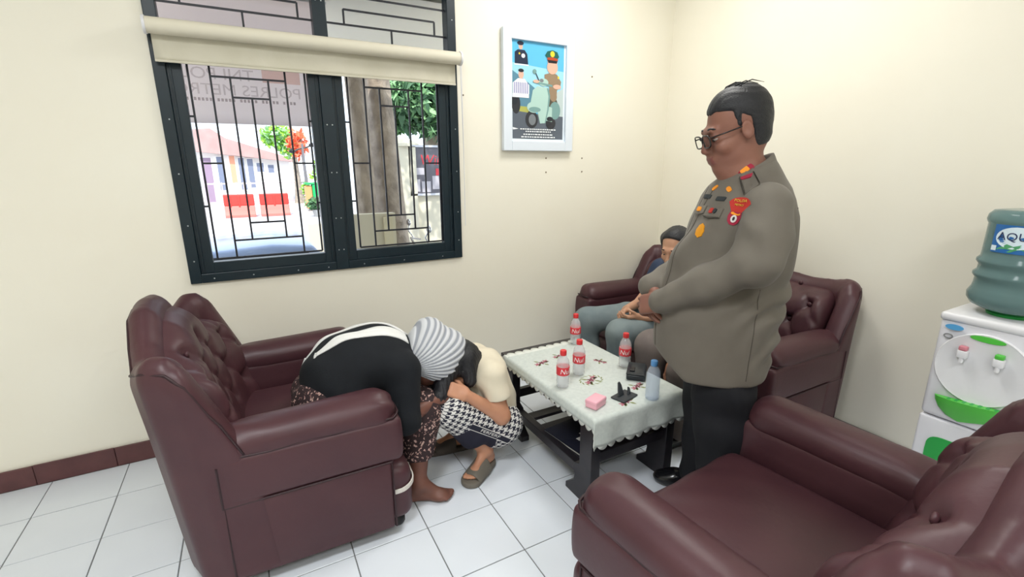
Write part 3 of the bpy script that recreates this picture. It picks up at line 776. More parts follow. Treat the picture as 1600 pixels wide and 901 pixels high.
m_petblue = M('pale_blue_bottle_plastic', (0.72, 0.80, 0.92, 1), 0.08, spec=0.8); clear(m_petblue, (0.92, 0.95, 0.99, 1), 0.28)
bm_red = bottle_meshes(m_pet, m_red, True); bm_blue = bottle_meshes(m_petblue, m_bluecap, False)
def bottle(label, x, y, rz, k, group=None):
    t = thing('water_bottle', label, 'bottle', (x, y, ZT+0.0055), rz, group)
    link('bottle_body', k['shell'], t); link('water', k['water'], t); link('cap', k['cap'], t)
    if 'label' in k: lo_ = link('label', k['label'], t); link('label_print', k['print'], lo_)
    return t
GB = 'red capped water bottles on the coffee table'
bottle('red capped water bottle at the far end of the table, nearest the sofa arm', 1.588, 2.128, math.radians(-125), bm_red, GB)
bottle('red capped water bottle beside the embroidered wreath in the middle of the table', 1.352, 1.775, math.radians(-133), bm_red, GB)
bottle('red capped water bottle closest to the crouching girl, left of the other bottles', 1.203, 1.70, math.radians(-105), bm_red, GB)
bottle('red capped water bottle standing behind the black wallet', 1.617, 1.735, math.radians(-140), bm_red, GB)
bottle('blue capped unlabelled water bottle at the near right corner of the table', 1.483, 1.403, 0.3, bm_blue)
pk = thing('soap_box', 'small pink plastic box on the near left edge of the tablecloth', 'box', (1.222, 1.475, ZT+0.0055), 0.35)
m_pinkp = M('pink_plastic', rgb(240, 178, 192), 0.35)
MB().box((0, 0, 0.014), (0.042, 0.029, 0.014)).build('box_body', m_pinkp, pk, bevel=0.007, smooth=True, seg=3)
MB().box((0, 0, 0.029), (0.043, 0.030, 0.010)).build('lid', m_pinkp, pk, bevel=0.006, smooth=True, seg=3)
ps = thing('phone_stand', 'black folding phone stand beside the embroidered flower on the tablecloth', 'stand', (1.385, 1.475, ZT+0.006), 0.25)
m_stand = M('matt_black_plastic', rgb(52, 56, 60), 0.5)
MB().box((0, 0, 0.004), (0.055, 0.036, 0.004)).build('base_plate', m_stand, ps, bevel=0.003)
MB().prism([(-0.028, 0), (0.012, 0), (0.004, 0.045), (-0.004, 0.062), (-0.014, 0.060), (-0.022, 0.03)], (-0.006, 0.012, 0.008), (1, 0, 0), (0, 0.25, 1), 0.008).build('support_arm', m_stand, ps, bevel=0.002)
MB().prism([(0, 0), (0.024, 0), (0.022, 0.026), (0.013, 0.034), (0.006, 0.012)], (0.012, -0.004, 0.008), (1, 0, 0), (0, 0.2, 1), 0.008).build('front_hook', m_stand, ps, bevel=0.002)
wa = thing('wallet', 'black leather clutch wallet lying in front of a red capped bottle', 'wallet', (1.60, 1.625, ZT+0.006), 0.75)
m_wallet = M('black_leather', rgb(36, 42, 48), 0.35, bump=(80, 0.2, 0.002))
MB().box((0, 0, 0.014), (0.078, 0.046, 0.014)).build('body', m_wallet, wa, bevel=0.008, smooth=True, seg=3)
MB().box((-0.004, 0.004, 0.032), (0.076, 0.043, 0.0045)).build('flap', m_wallet, wa, bevel=0.004, smooth=True)
MB().box((-0.03, 0.02, 0.040), (0.022, 0.012, 0.004)).build('key_case', m_black, wa, bevel=0.003)
mg = thing('magazine', 'dark blue magazine lying on the lower shelf of the coffee table', 'magazine', (1.335, 1.70, 0.1582), 0.12)
m_mag = M('glossy_dark_blue_cover', rgb(38, 40, 54), 0.25); m_pages = M('paper_pages', rgb(200, 200, 196), 0.7)
MB().box((0, 0, 0.006), (0.128, 0.148, 0.0045)).build('pages', m_pages, mg)
MB().box((0, 0, 0.0115), (0.13, 0.15, 0.001)).build('cover', m_mag, mg); MB().box((0, 0, 0.001), (0.13, 0.15, 0.001)).build('back_cover', m_mag, mg)
mb = MB(); mb.box((-0.02, -0.02, 0.0128), (0.035, 0.012, 0.0003)); mb.box((0.01, 0.0, 0.0128), (0.02, 0.02, 0.0003)); mb.build('cover_print', m_lw, mg)
mb = MB(); mb.box((0.10, -0.12, 0.0128), (0.022, 0.02, 0.0003)); mb.build('cover_print', M('blue_print', rgb(48, 66, 150), 0.4), mg)

# ------------------------------------------------------------------ water dispenser
DX, DY = 2.55, 0.655
dp = thing('water_dispenser', 'white water dispenser with green tray against the right wall', 'dispenser', (DX, DY, 0))
m_disp = M('white_dispenser_shell', rgb(222, 222, 228), 0.35); m_rec = M('grey_white_recess', rgb(204, 208, 204), 0.4); m_green = M('bright_green_plastic', rgb(84, 190, 70), 0.35); m_dgreen = M('green_panel_plastic', rgb(44, 160, 74), 0.4)
m_dp = M('pink_tap_lever', rgb(206, 130, 142), 0.4); m_sblue = M('blue_badge', rgb(88, 160, 212), 0.3); m_grey = M('grey_badge', rgb(128, 130, 132), 0.4); m_brown = M('brown_sticker', rgb(176, 112, 92), 0.6)
FR = 0.0
MB().bx(0.004, 0.33, -0.165, 0.165, 0.395, 0.845).build('upper_body', m_disp, dp, bevel=0.02, smooth=True, seg=3)
MB().bx(0.006, 0.33, -0.165, 0.165, 0.015, 0.39).build('lower_door', m_disp, dp, bevel=0.012, smooth=True, seg=3)
MB().bx(-0.004, 0.335, -0.168, 0.168, 0.835, 0.872).build('top_cover', m_white, dp, bevel=0.014, smooth=True, seg=3)
for x in (0.04, 0.29):
    for y in (-0.13, 0.13): MB().cyl((x, y, 0), (x, y, 0.02), 0.016).build('foot', m_black, dp)
cz = 0.660; cyy = 0.0
MB().lathe([(0.150, -0.004), (0.150, 0.006), (0.143, 0.008), (0.136, 0.003), (0.1355, -0.003), (0.0, -0.003)], (0.004, cyy, cz), 40, 'x').build('round_recess', m_rec, dp, smooth=True)
MB().lathe([(0.152, -0.002), (0.153, 0.006), (0.149, 0.010), (0.143, 0.008)], (0.004, cyy, cz), 40, 'x').build('recess_rim', m_white, dp, smooth=True)
for y, mm in ((0.062, m_dp), (-0.05, m_green)):
    z = 0.722
    tp = MB().box((-0.018, y, z-0.008), (0.014, 0.017, 0.018)).build('tap', m_white, dp, bevel=0.006, smooth=True, seg=3)
    MB().cyl((-0.022, y, z-0.024), (-0.022, y, z-0.044), 0.009, 0.008, 12).build('spout', m_white, tp, smooth=True)
    MB().box((-0.020, y, z+0.018), (0.012, 0.014, 0.010)).build('tap_lever', mm, tp, bevel=0.005, smooth=True, seg=3)
MB().prism(oval(0.055, 0.012, 20), (-0.004, 0.0, 0.792), (0, -1, 0), (0, 0, 1), 0.004).build('green_badge', m_green, dp)
MB().prism(oval(0.030, 0.012, 20), (-0.0035, 0.11, 0.815), (0, -1, 0), (0, 0, 1), 0.006).build('blue_badge', m_sblue, dp)
rg = MB().tube([(-0.002, 0.125+0.014*math.cos(a), 0.772+0.009*math.sin(a)) for a in np.linspace(0, 2*pi, 16, endpoint=False)], 0.0025, 6, True); rg.build('grey_ring_badge', m_grey, dp)
MB().prism([(-0.03, -0.004), (0.0, 0.0), (0.02, -0.004), (0.05, -0.002), (0.05, 0.006), (0.02, 0.006), (0.0, 0.02), (-0.02, 0.022), (-0.03, 0.01)], (0.0, 0.005, 0.632), (0, -1, 0), (0, 0, 1), 0.003).build('torn_sticker', m_brown, dp)
MB().prism([(-0.028, -0.016), (0.04, -0.024), (0.04, -0.021), (-0.028, -0.012)], (0.0, 0.005, 0.632), (0, -1, 0), (0, 0, 1), 0.003).build('torn_sticker', m_grey, dp)
tr = MB()
n = 22; V = []; F = []
for j, (sc_, dz, dxx) in enumerate(((1.0, 0.0, 0.055), (0.97, -0.02, 0.05), (0.85, -0.05, 0.035), (0.6, -0.078, 0.015), (0.25, -0.092, 0.004))):
    for i in range(n+1):
        a = pi*i/n; V.append((-0.75*dxx*math.sin(a), 0.002+0.122*sc_*math.cos(a), 0.513+dz+0.010*math.cos(a)*(-1)))
for j in range(4):
    for i in range(n): F.append((j*(n+1)+i, j*(n+1)+i+1, (j+1)*(n+1)+i+1, (j+1)*(n+1)+i))
F.append(tuple(range(n+1)))
tr.add(V, F); tray = tr.build('drip_tray', m_green, dp, smooth=True)
for y in (-0.08, -0.055, -0.03, -0.005, 0.02, 0.045, 0.07): MB().box((-0.018, y, 0.5137-0.010*y/0.122), (0.012*math.sqrt(1-(y/0.13)**2), 0.005, 0.001)).build('tray_slot', m_dgreen, tray)
MB().prism(oval(0.098, 0.075, 28, 4), (0.0062, 0.02, 0.235), (0, -1, 0), (0, 0, 1), 0.004).build('green_door_panel', m_dgreen, dp)
# big bottle standing upside down on the dispenser
GBX, GBY, GBZ = DX+0.165, DY, 0.872
gb = thing('water_gallon', 'blue green 19 litre water bottle upside down on the dispenser', 'bottle', (GBX, GBY, GBZ))
m_gal = M('teal_bottle_plastic', (0.22, 0.36, 0.37, 1), 0.12, trans=0.55, ior=1.2, spec=0.6)
prof = [(0.03, 0.006), (0.05, 0.012), (0.09, 0.022), (0.128, 0.040), (0.142, 0.062), (0.144, 0.085), (0.134, 0.108), (0.124, 0.125), (0.123, 0.148), (0.132, 0.160), (0.132, 0.170), (0.122, 0.182), (0.121, 0.205), (0.130, 0.217), (0.130, 0.227), (0.121, 0.239), (0.120, 0.262), (0.120, 0.309), (0.120, 0.375), (0.124, 0.382), (0.127, 0.392), (0.124, 0.412), (0.112, 0.428), (0.08, 0.432), (0.0, 0.430)]
prof = [(r*(1.02 if z < 0.11 else 1.08), z) for r, z in prof]
MB().lathe(prof, n=40).build('bottle_body', m_gal, gb, smooth='all')
MB().lathe([(0.05, 0.0), (0.072, 0.0), (0.075, 0.010), (0.06, 0.02), (0.05, 0.02)], n=28).build('green_collar', m_dgreen, gb, smooth=True)
m_lblue = M('label_blue', rgb(42, 104, 170), 0.35); m_lwhite = M('label_white', rgb(216, 232, 240), 0.35); m_lnavy = M('label_navy', rgb(38, 52, 92), 0.35); m_lgreen = M('label_green', rgb(84, 160, 110), 0.35)
RL = 0.132
def on_gal(name, pts2, faces, rr, mat, par):           # wrap a flat layout round the bottle; a0 faces the room
    a0 = math.radians(194)
    V = [(rr*math.cos(a0+x/RL), rr*math.sin(a0+x/RL), 0.322+y) for x, y in pts2]
    t = MB(); t.add(V, faces); return t.build(name, mat, par)
def patch(x0, x1, y0, y1, n=16):
    P = [(x0+(x1-x0)*i/n, y) for y in (y0, y1) for i in range(n+1)]
    return P, [(i, i+1, n+1+i+1, n+1+i) for i in range(n)]
lab = on_gal('label', *patch(-0.115, 0.125, -0.055, 0.055, 24), 0.1325, m_lblue, gb)
P, F = fan([(x-0.035, y+0.006) for x, y in oval(0.068, 0.043, 26)], 2); on_gal('label_oval', P, F, 0.1333, m_lwhite, lab)
P, F = fan([(-0.095, -0.042), (-0.05, -0.05), (0.03, -0.045), (0.03, -0.024), (-0.02, -0.018), (-0.04, -0.026), (-0.06, -0.018)], 2); on_gal('label_hills', P, F, 0.1337, m_lgreen, lab)
for x, w in ((-0.103, 0.010), (0.055, 0.022)): on_gal('label_box', *patch(x-w, x+w, -0.048, -0.028, 6), 0.1337, m_lwhite, lab)
V, F = text_mesh('AQUA', 0.043); V = [(x*1.0-0.035, y*1.0+0.010) for x, y, _ in V]; on_gal('label_lettering', V, F, 0.1341, m_lnavy, lab)
# ------------------------------------------------------------------ outside the window
GZ = -0.25
m_asph = M('pale_asphalt', rgb(188, 186, 188), 0.85, vary=(3, rgb(176, 174, 178), 0.8), bump=(40, 0.3, 0.005))
g = structure('ground', MB().bx(-30, 30, YW+0.15, 60, GZ-0.2, GZ), m_asph)
m_eave = M('cream_eave_board', rgb(244, 238, 220), 0.7)
ev = structure('trim_1', MB().bx(-3.5, 4.0, YW+0.15, YW+1.75, 2.43, 2.50), m_eave)
m_upw = M('cream_upper_screen', rgb(240, 234, 214), 0.7)
# banner seen from behind
bn = thing('banner', 'pale fabric banner with reversed lettering hanging outside the left window pane', 'banner', (0.10, YW+0.43, 1.72))
m_ban = M('translucent_banner', rgb(244, 236, 234), 0.8)
nt, bs = nodes_of(m_ban); tl_ = nt.nodes.new('ShaderNodeBsdfTranslucent'); tl_.inputs[0].default_value = rgb(250, 242, 240); mx = nt.nodes.new('ShaderNodeMixShader'); mx.inputs[0].default_value = 0.75
nt.links.new(bs.outputs[0], mx.inputs[1]); nt.links.new(tl_.outputs[0], mx.inputs[2]); nt.links.new(mx.outputs[0], nt.nodes['Material Output'].inputs[0])
bo_ = MB().grid(lambda u, v: (-0.62+u*1.05, 0.012*math.sin(u*9)+0.01*v, v*0.70), 24, 12).build('banner_cloth', m_ban, bn, smooth='all')
md = bo_.modifiers.new('thick', 'SOLIDIFY'); md.thickness = 0.002
MB().cyl((-0.64, 0, 0.698), (0.45, 0, 0.698), 0.008, None, 10).build('banner_pole', m_white, bn)
def seethrough(name, c):
    m = M(name, c, 0.8); nt, b = nodes_of(m); t = nt.nodes.new('ShaderNodeBsdfTransparent'); t.inputs[0].default_value = c; mx = nt.nodes.new('ShaderNodeMixShader'); mx.inputs[0].default_value = 0.08
    nt.links.new(t.outputs[0], mx.inputs[1]); nt.links.new(b.outputs[0], mx.inputs[2]); nt.links.new(mx.outputs[0], nt.nodes['Material Output'].inputs[0]); return m
m_btext = seethrough('banner_grey_print', rgb(230, 227, 227)); m_bpink = seethrough('banner_pale_red_print', rgb(253, 240, 235))
def btext(txt, size, cx, cz, k=1.0):
    V, F = text_mesh(txt, size); V = [(-x*k+cx-0.10, -0.016, z+cz-1.72) for x, z, _ in V]
    t = MB(); t.add(V, [f[::-1] for f in F]); t.build('lettering', m_btext, bn)
btext('TNI POLRI', 0.085, -0.10, 1.978, 1.12); btext('POLRES METRO B', 0.082, -0.0, 1.897, 1.12)
sm2 = MB()
for k in range(34):
    if k % 6 != 5: sm2.bx(-0.30+k*0.0185-0.10, -0.30+k*0.0185+0.012-0.10, -0.017, -0.016, 0.118, 0.134)
sm2.build('small_print', m_btext, bn)
MB().bx(0.16-0.10, 0.36-0.10, -0.017, -0.016, 0.232, 0.30).build('red_print', m_bpink, bn)

# foliage helper: many small leaf blades in one crown (past counting)
def leaves(name, blobs, n, size, mats, parent, seed=1):
    rnd = np.random.default_rng(seed); mb = MB(); V = []; F = []; I = []
    for q in range(n):
        b_ = blobs[rnd.integers(len(blobs))]; d = rnd.normal(size=3); d /= np.linalg.norm(d)
        p = np.array(b_[0])+d*np.array(b_[1])*rnd.uniform(0.45, 1.0)
        a = rnd.normal(size=3); a /= np.linalg.norm(a); c = np.cross(a, rnd.normal(size=3)); c /= np.linalg.norm(c); s = size*rnd.uniform(0.6, 1.3)
        k = len(V); V += [p-a*s, p+c*s*0.4, p+a*s, p-c*s*0.4]; F.append((k, k+1, k+2, k+3)); I.append(rnd.integers(len(mats)))
    mb.V = [tuple(v) for v in V]; mb.F = F; mb.I = [int(i) for i in I]
    o = mb.build(name, mats, parent); o['kind'] = 'stuff'; return o
m_l1 = M('dark_green_leaf', rgb(70, 104, 74), 0.6); m_l2 = M('mid_green_leaf', rgb(98, 140, 92), 0.6); m_l3 = M('bright_green_leaf', rgb(150, 206, 70), 0.6); m_l4 = M('red_orange_leaf', rgb(232, 120, 84), 0.6); m_l5 = M('pale_green_leaf', rgb(150, 196, 140), 0.6)
m_bark = M('grey_brown_bark', rgb(172, 158, 142), 0.9, vary=(7, rgb(134, 122, 110), 0.9), bump=(14, 0.9, 0.03))
def trunk_fn(x0, y0, x1, y1, ra, rb, z1):
    def fn(u, v):
        a = u*2*pi; t = v; x = x0+(x1-x0)*t; y = y0+(y1-y0)*t; r = ra+(rb-ra)*t+0.10*math.exp(-t*9)
        r *= 1+0.07*math.sin(3*a+2*t)+0.04*math.sin(7*a+9*t)+0.03*math.sin(23*t+2*a)
        return (x+r*math.cos(a), y+r*math.sin(a), GZ+t*(z1-GZ))
    return fn
def tree(label, x0, y0, x1, y1, ra, rb, z1, blobs, n, size, mats, seed, group=None):
    t = thing('tree', label, 'tree', (x0, y0, GZ)); mb = MB().grid(lambda u, v: tuple(np.array(trunk_fn(x0, y0, x1, y1, ra, rb, z1)(u, v))-np.array((x0, y0, GZ))), 22, 40)
    mb.build('trunk', m_bark, t, smooth='all', weld=True)
    if n: leaves('foliage', [(tuple(np.array(c)-np.array((x0, y0, GZ))), r) for c, r in blobs], n, size, mats, t, seed)
    return t
tw = tree('thick grey tree with twin trunks just outside the right window pane', 1.34, 4.95, 1.13, 4.95, 0.155, 0.105, 4.4, [((1.2, 5.0, 4.1), (1.2, 0.9, 0.6))], 700, 0.10, [m_l1, m_l2, m_l3], 4)
MB().grid(lambda u, v: tuple(np.array(trunk_fn(1.03, 4.72, 0.93, 4.72, 0.085, 0.088, 4.2)(u, v))-np.array((1.34, 4.95, GZ))), 22, 40).build('trunk', m_bark, tw, smooth='all', weld=True)
# compound wall with gate post and notice board
m_cw = M('cream_outdoor_wall', rgb(206, 198, 176), 0.8)
cw = thing('boundary_wall', 'cream boundary wall beyond the twin trunked tree, carrying a notice board', 'wall', (2.9, 7.2, GZ))
MB().bx(-0.62, 3.4, 0, 0.16, 0, 1.95).build('wall_panel', m_cw, cw); MB().bx(-0.60, 3.4, -0.03, 0.2, 1.95, 2.03).build('coping', M('brown_coping', rgb(166, 142, 110), 0.8), cw)
MB().bx(-0.93, -0.62, -0.07, 0.24, 0, 2.02).build('gate_post', m_cw, cw); MB().lathe([(0.26, 2.02), (0.26, 2.06), (0.0, 2.19)], (-0.775, 0.085, 0), 4).build('post_cap', m_cw, cw)
MB().bx(-2.2, -0.93, 0.05, 0.2, 0, 0.95).build('low_wall', m_cw, cw)
nb_ = thing('notice_board', 'framed outdoor notice board with red heading on the cream boundary wall', 'board', (2.47, 7.19, 1.08))
m_nb = M('dark_poster', rgb(96, 92, 98), 0.5); m_nr = M('red_heading', rgb(206, 58, 66), 0.5); m_ng = M('grey_picture', rgb(176, 170, 174), 0.5)
MB().bx(-0.27, 0.42, -0.04, 0, 0, 0.68).build('backboard', m_nb, nb_)
f = MB(); f.bx(-0.30, -0.27, -0.06, 0, -0.03, 0.71); f.bx(0.42, 0.45, -0.06, 0, -0.03, 0.71); f.bx(-0.27, 0.42, -0.06, 0, -0.03, 0.0); f.bx(-0.27, 0.42, -0.06, 0, 0.68, 0.71); f.build('frame', M('pale_steel', rgb(190, 190, 196), 0.4), nb_)
V, F = text_mesh('Wile', 0.21, shear=0.2); t = MB(); t.add([(x+0.07, -0.042, z+0.49) for x, z, _ in V], F); t.build('heading', m_nr, nb_)
for (x, z, w, h) in ((-0.20, 0.12, .06, .09), (-0.04, 0.10, .07, .08), (0.12, 0.16, .06, .10), (0.29, 0.10, .07, .07), (-0.12, 0.33, .08, .05), (0.22, 0.32, .10, .05)): MB().bx(x-w, x+w, -0.044, -0.04, z-h, z+h).build('picture', m_ng if x < 0.2 else m_nr, nb_)
tree('dark leafy tree rising beyond the boundary wall', 3.2, 9.2, 3.3, 9.2, 0.16, 0.12, 3.2, [((2.6, 8.8, 2.75), (0.9, 0.6, 0.65)), ((3.2, 8.8, 2.6), (0.9, 0.6, 0.65)), ((2.3, 8.6, 2.5), (0.5, 0.4, 0.5)), ((3.4, 9.0, 3.0), (1.2, 0.7, 0.7)), ((2.9, 8.6, 3.7), (1.4, 0.7, 0.6)), ((4.2, 9.2, 2.6), (0.8, 0.6, 0.7)), ((2.35, 7.9, 2.6), (0.4, 0.2, 0.2))], 7000, 0.14, [m_l1, m_l2, m_l1, m_l5], 5)
pw = thing('planter_wall', 'low white wall with a beige post in front of the left trunk', 'wall', (1.0, 4.25, GZ))
MB().bx(-0.22, 0.14, 0, 0.1, 0, 1.33).build('wall_panel', m_cw, pw); MB().bx(0.03, 0.10, -0.05, -0.002, 0, 1.30).build('post', M('beige_post', rgb(206, 196, 166), 0.8), pw)
# motorbike at the foot of the trunk
mo = thing('motorbike', 'parked motorbike below the sill, only bars and seat showing', 'motorbike', (1.75, 4.45, GZ))
m_chr = M('chrome', rgb(206, 206, 210), 0.15, metal=1.0); m_mb = M('dark_bike_paint', rgb(60, 62, 70), 0.35)
for x in (-0.62, 0.62):
    w = MB().tube([(x+0.26*math.cos(a), 0, 0.30+0.26*math.sin(a)) for a in np.linspace(0, 2*pi, 24, endpoint=False)], 0.045, 8, True).build('wheel', m_black, mo, smooth='all')
    MB().cyl((x, -0.03, 0.30), (x, 0.03, 0.30), 0.06).build('hub', m_chr, w)
MB().tube([(-0.62, 0, 0.30), (-0.45, 0, 0.62), (-0.35, 0, 0.95)], 0.03, 8).build('fork', m_chr, mo); MB().ell((-0.05, 0, 0.58), (0.42, 0.11, 0.17), 16).build('body', m_mb, mo, smooth='all')
MB().ell((0.22, 0, 0.80), (0.42, 0.12, 0.07), 16).build('seat', m_black, mo, smooth='all'); MB().ell((-0.42, 0, 0.88), (0.10, 0.10, 0.10), 12).build('headlamp', m_chr, mo, smooth='all')
MB().tube([(-0.22, -0.33, 1.0), (-0.34, -0.25, 1.03), (-0.38, 0, 0.98), (-0.34, 0.25, 1.03), (-0.22, 0.33, 1.0)], 0.012, 6).build('handlebar', m_chr, mo, smooth='all')
for s in (-1, 1):
    MB().tube([(-0.32, s*0.22, 1.03), (-0.36, s*0.26, 1.10), (-0.34, s*0.30, 1.16)], 0.006, 6).build('mirror_stalk', m_chr, mo)
    MB().ell((-0.34, s*0.31, 1.18), (0.02, 0.055, 0.035), 10).build('mirror', m_chr, mo, smooth='all')
# pale blue car bonnet low in the left pane
lb = thing('parked_car', 'pale blue car roof just below the left window sill', 'car', (0.05, 5.6, GZ))
m_car = M('pale_blue_car_paint', rgb(150, 168, 204), 0.2); m_cg = M('dark_car_glass', rgb(40, 46, 56), 0.1)
car = [(-1.5, 0.18), (1.5, 0.18), (1.52, 0.55), (1.30, 0.66), (0.66, 0.70), (0.46, 0.985), (0.10, 1.02), (-0.75, 0.97), (-1.05, 0.68), (-1.5, 0.60)]
MB().prism(car, (0, 0.62, 0), (1, 0, 0), (0, 0, 1), 1.24).build('body', m_car, lb, bevel=0.05, smooth=True, seg=3)
MB().prism([(-0.70, 0.68), (0.55, 0.70), (0.40, 0.94), (-0.62, 0.94)], (0, -0.622, 0), (1, 0, 0), (0, 0, 1), 0.004).build('side_window', m_cg, lb)
for x in (-0.95, 0.95):
    for y in (-0.55, 0.55): MB().cyl((x, y-0.08, 0.26), (x, y+0.08, 0.26), 0.26, None, 20).build('wheel', m_black, lb)
# road barriers
m_bar_r = M('red_barrier_plastic', rgb(232, 60, 52), 0.5); m_bar_p = M('faded_barrier_plastic', rgb(236, 116, 106), 0.5)
for x, lab_ in ((-0.27, 'red plastic road barrier across the street, the left of the pair'), (0.86, 'red plastic road barrier across the street, the right of the pair')):
    t = thing('road_barrier', lab_, 'barrier', (x, 19.8, GZ))
    MB().prism([(-0.28, 0), (0.28, 0), (0.28, 0.10), (0.15, 0.22), (0.10, 0.40), (-0.10, 0.40), (-0.15, 0.22), (-0.28, 0.10)], (-0.48, 0, 0), (0, 1, 0), (0, 0, 1), 0.96).build('barrier_foot', m_bar_p, t, bevel=0.02)
    MB().bx(-0.48, 0.48, -0.10, 0.10, 0.40, 0.80).build('barrier_panel', m_bar_r, t, bevel=0.03)
    for q in (-0.28, 0, 0.28): MB().bx(q-0.03, q+0.03, -0.115, -0.095, 0.34, 0.74).build('barrier_rib', m_bar_r, t, bevel=0.01)
# building across the street
bd = thing('building', 'white building with brown tiled roof across the sunlit street', 'building', (-0.2, 29.0, GZ))
m_bw = M('white_render', rgb(238, 236, 232), 0.8); m_roof = M('brown_roof_tile', rgb(186, 150, 146), 0.8, vary=(2, rgb(160, 130, 128), 0.6)); m_win = M('blue_grey_window', rgb(120, 128, 150), 0.3); m_door = M('mauve_door', rgb(150, 128, 150), 0.6); m_fence = M('pale_grey_fence', rgb(186, 172, 176), 0.7)
MB().bx(-3.5, 2.4, 0, 4, 0, 2.75).build('wall', m_bw, bd)
MB().prism([(-3.9, 2.75), (2.6, 2.0), (2.6, 2.15), (-0.4, 3.15), (-1.0, 3.6), (-3.9, 3.3)], (0, -0.4, 0), (1, 0, 0), (0, 0, 1), -4.6).build('roof', m_roof, bd)
for x, w, z0, z1, m in ((-1.40, .22, -0.0, 2.2, m_door), (-0.80, .13, .6, 2.25, m_win), (-0.25, .12, 0.9, 2.3, M('orange_panel', rgb(226, 160, 130), 0.6)), (0.15, .13, .6, 2.2, m_win), (0.55, .13, .7, 2.15, m_win), (1.0, .16, 1.5, 1.95, m_win), (1.5, .14, 1.45, 1.85, m_win)):
    fr_ = MB().bx(x-w-0.05, x+w+0.05, -0.06, 0, z0-0.05, z1+0.05).build('window_frame' if m is not m_door else 'door_frame', m_bw, bd); MB().bx(x-w, x+w, -0.07, -0.055, z0, z1).build('pane' if m is not m_door else 'door', m, fr_)
fn_ = thing('street_fence', 'pale grey railing fence in front of the white building', 'fence', (0.0, 26.5, GZ))
MB().bx(-2.5, 2.6, 0, 0.06, 0.95, 1.02).build('rail', m_fence, fn_); MB().bx(-2.5, 2.6, 0, 0.06, 0.1, 0.16).build('rail', m_fence, fn_)
for x in np.arange(-2.5, 2.65, 0.30): MB().bx(x, x+0.05, -0.01, 0.05, 0, 1.05).build('fence_post', m_fence, fn_)
tree('sunlit tree with green and orange leaves over the street', 2.3, 26.0, 2.2, 26.0, 0.16, 0.08, 3.6, [((1.5, 26, 2.9), (0.7, 0.5, 0.6)), ((2.0, 26, 2.5), (0.6, 0.5, 0.6))], 420, 0.20, [m_l3, m_l5], 8)
tree('slender tree with orange red leaves beside the street', 2.6, 25.0, 2.5, 25.0, 0.09, 0.05, 2.9, [((2.35, 25, 2.5), (0.45, 0.4, 0.7))], 220, 0.18, [m_l4], 9)
tree('yellow green shrub beside the green litter bin', 2.75, 22.5, 2.75, 22.5, 0.05, 0.04, 1.0, [((2.35, 22.5, 0.55), (0.3, 0.3, 0.35)), ((2.9, 22.8, 1.2), (0.4, 0.3, 0.6)), ((2.45, 22, 0.05), (0.35, 0.3, 0.2))], 420, 0.14, [m_l3, m_l2], 10)
bi = thing('litter_bin', 'green street bin with orange side beyond the left pane', 'bin', (2.42, 20.9, GZ))
MB().bx(-0.08, 0.27, 0, 0.5, 0.10, 1.05).build('bin_body', M('green_bin', rgb(20, 168, 92), 0.5), bi, bevel=0.03); MB().bx(-0.34, -0.09, 0.05, 0.5, 0.10, 1.0).build('side_panel', M('orange_bin_side', rgb(240, 150, 100), 0.5), bi, bevel=0.03)
MB().bx(-0.34, 0.27, -0.02, 0.52, 1.05, 1.12).build('lid', M('green_bin_lid', rgb(30, 150, 84), 0.5), bi, bevel=0.02)
la = thing('street_lamp', 'dark street lamp with two arms across the street', 'lamp', (2.45, 24.0, GZ))
MB().cyl((0, 0, 0), (0, 0, 2.75), 0.07, 0.05, 10).build('pole', M('grey_lamp_post', rgb(110, 108, 112), 0.5), la); MB().tube([(-0.45, 0, 2.35), (-0.2, 0, 2.5), (0, 0, 2.55), (0.2, 0, 2.6), (0.4, 0, 2.7)], 0.035, 8).build('arm', m_black, la)
for x in (-0.45, 0.4): MB().lathe([(0.0, 0.2), (0.13, 0.1), (0.12, 0.0), (0.0, -0.03)], (x, 0, 2.35 if x < 0 else 2.62), 10).build('lamp_head', m_black, la)
pl = thing('potted_plant', 'dark shrub in a pot beside the green litter bin', 'plant', (2.2, 18.5, GZ))
MB().lathe([(0.0, 0), (0.16, 0), (0.22, 0.25), (0.2, 0.25), (0.0, 0.22)], n=14).build('pot', M('grey_pot', rgb(150, 150, 150), 0.7), pl); leaves('foliage', [((0, 0, 0.45), (0.4, 0.3, 0.25))], 260, 0.12, [m_l1, m_l2], pl, 11)
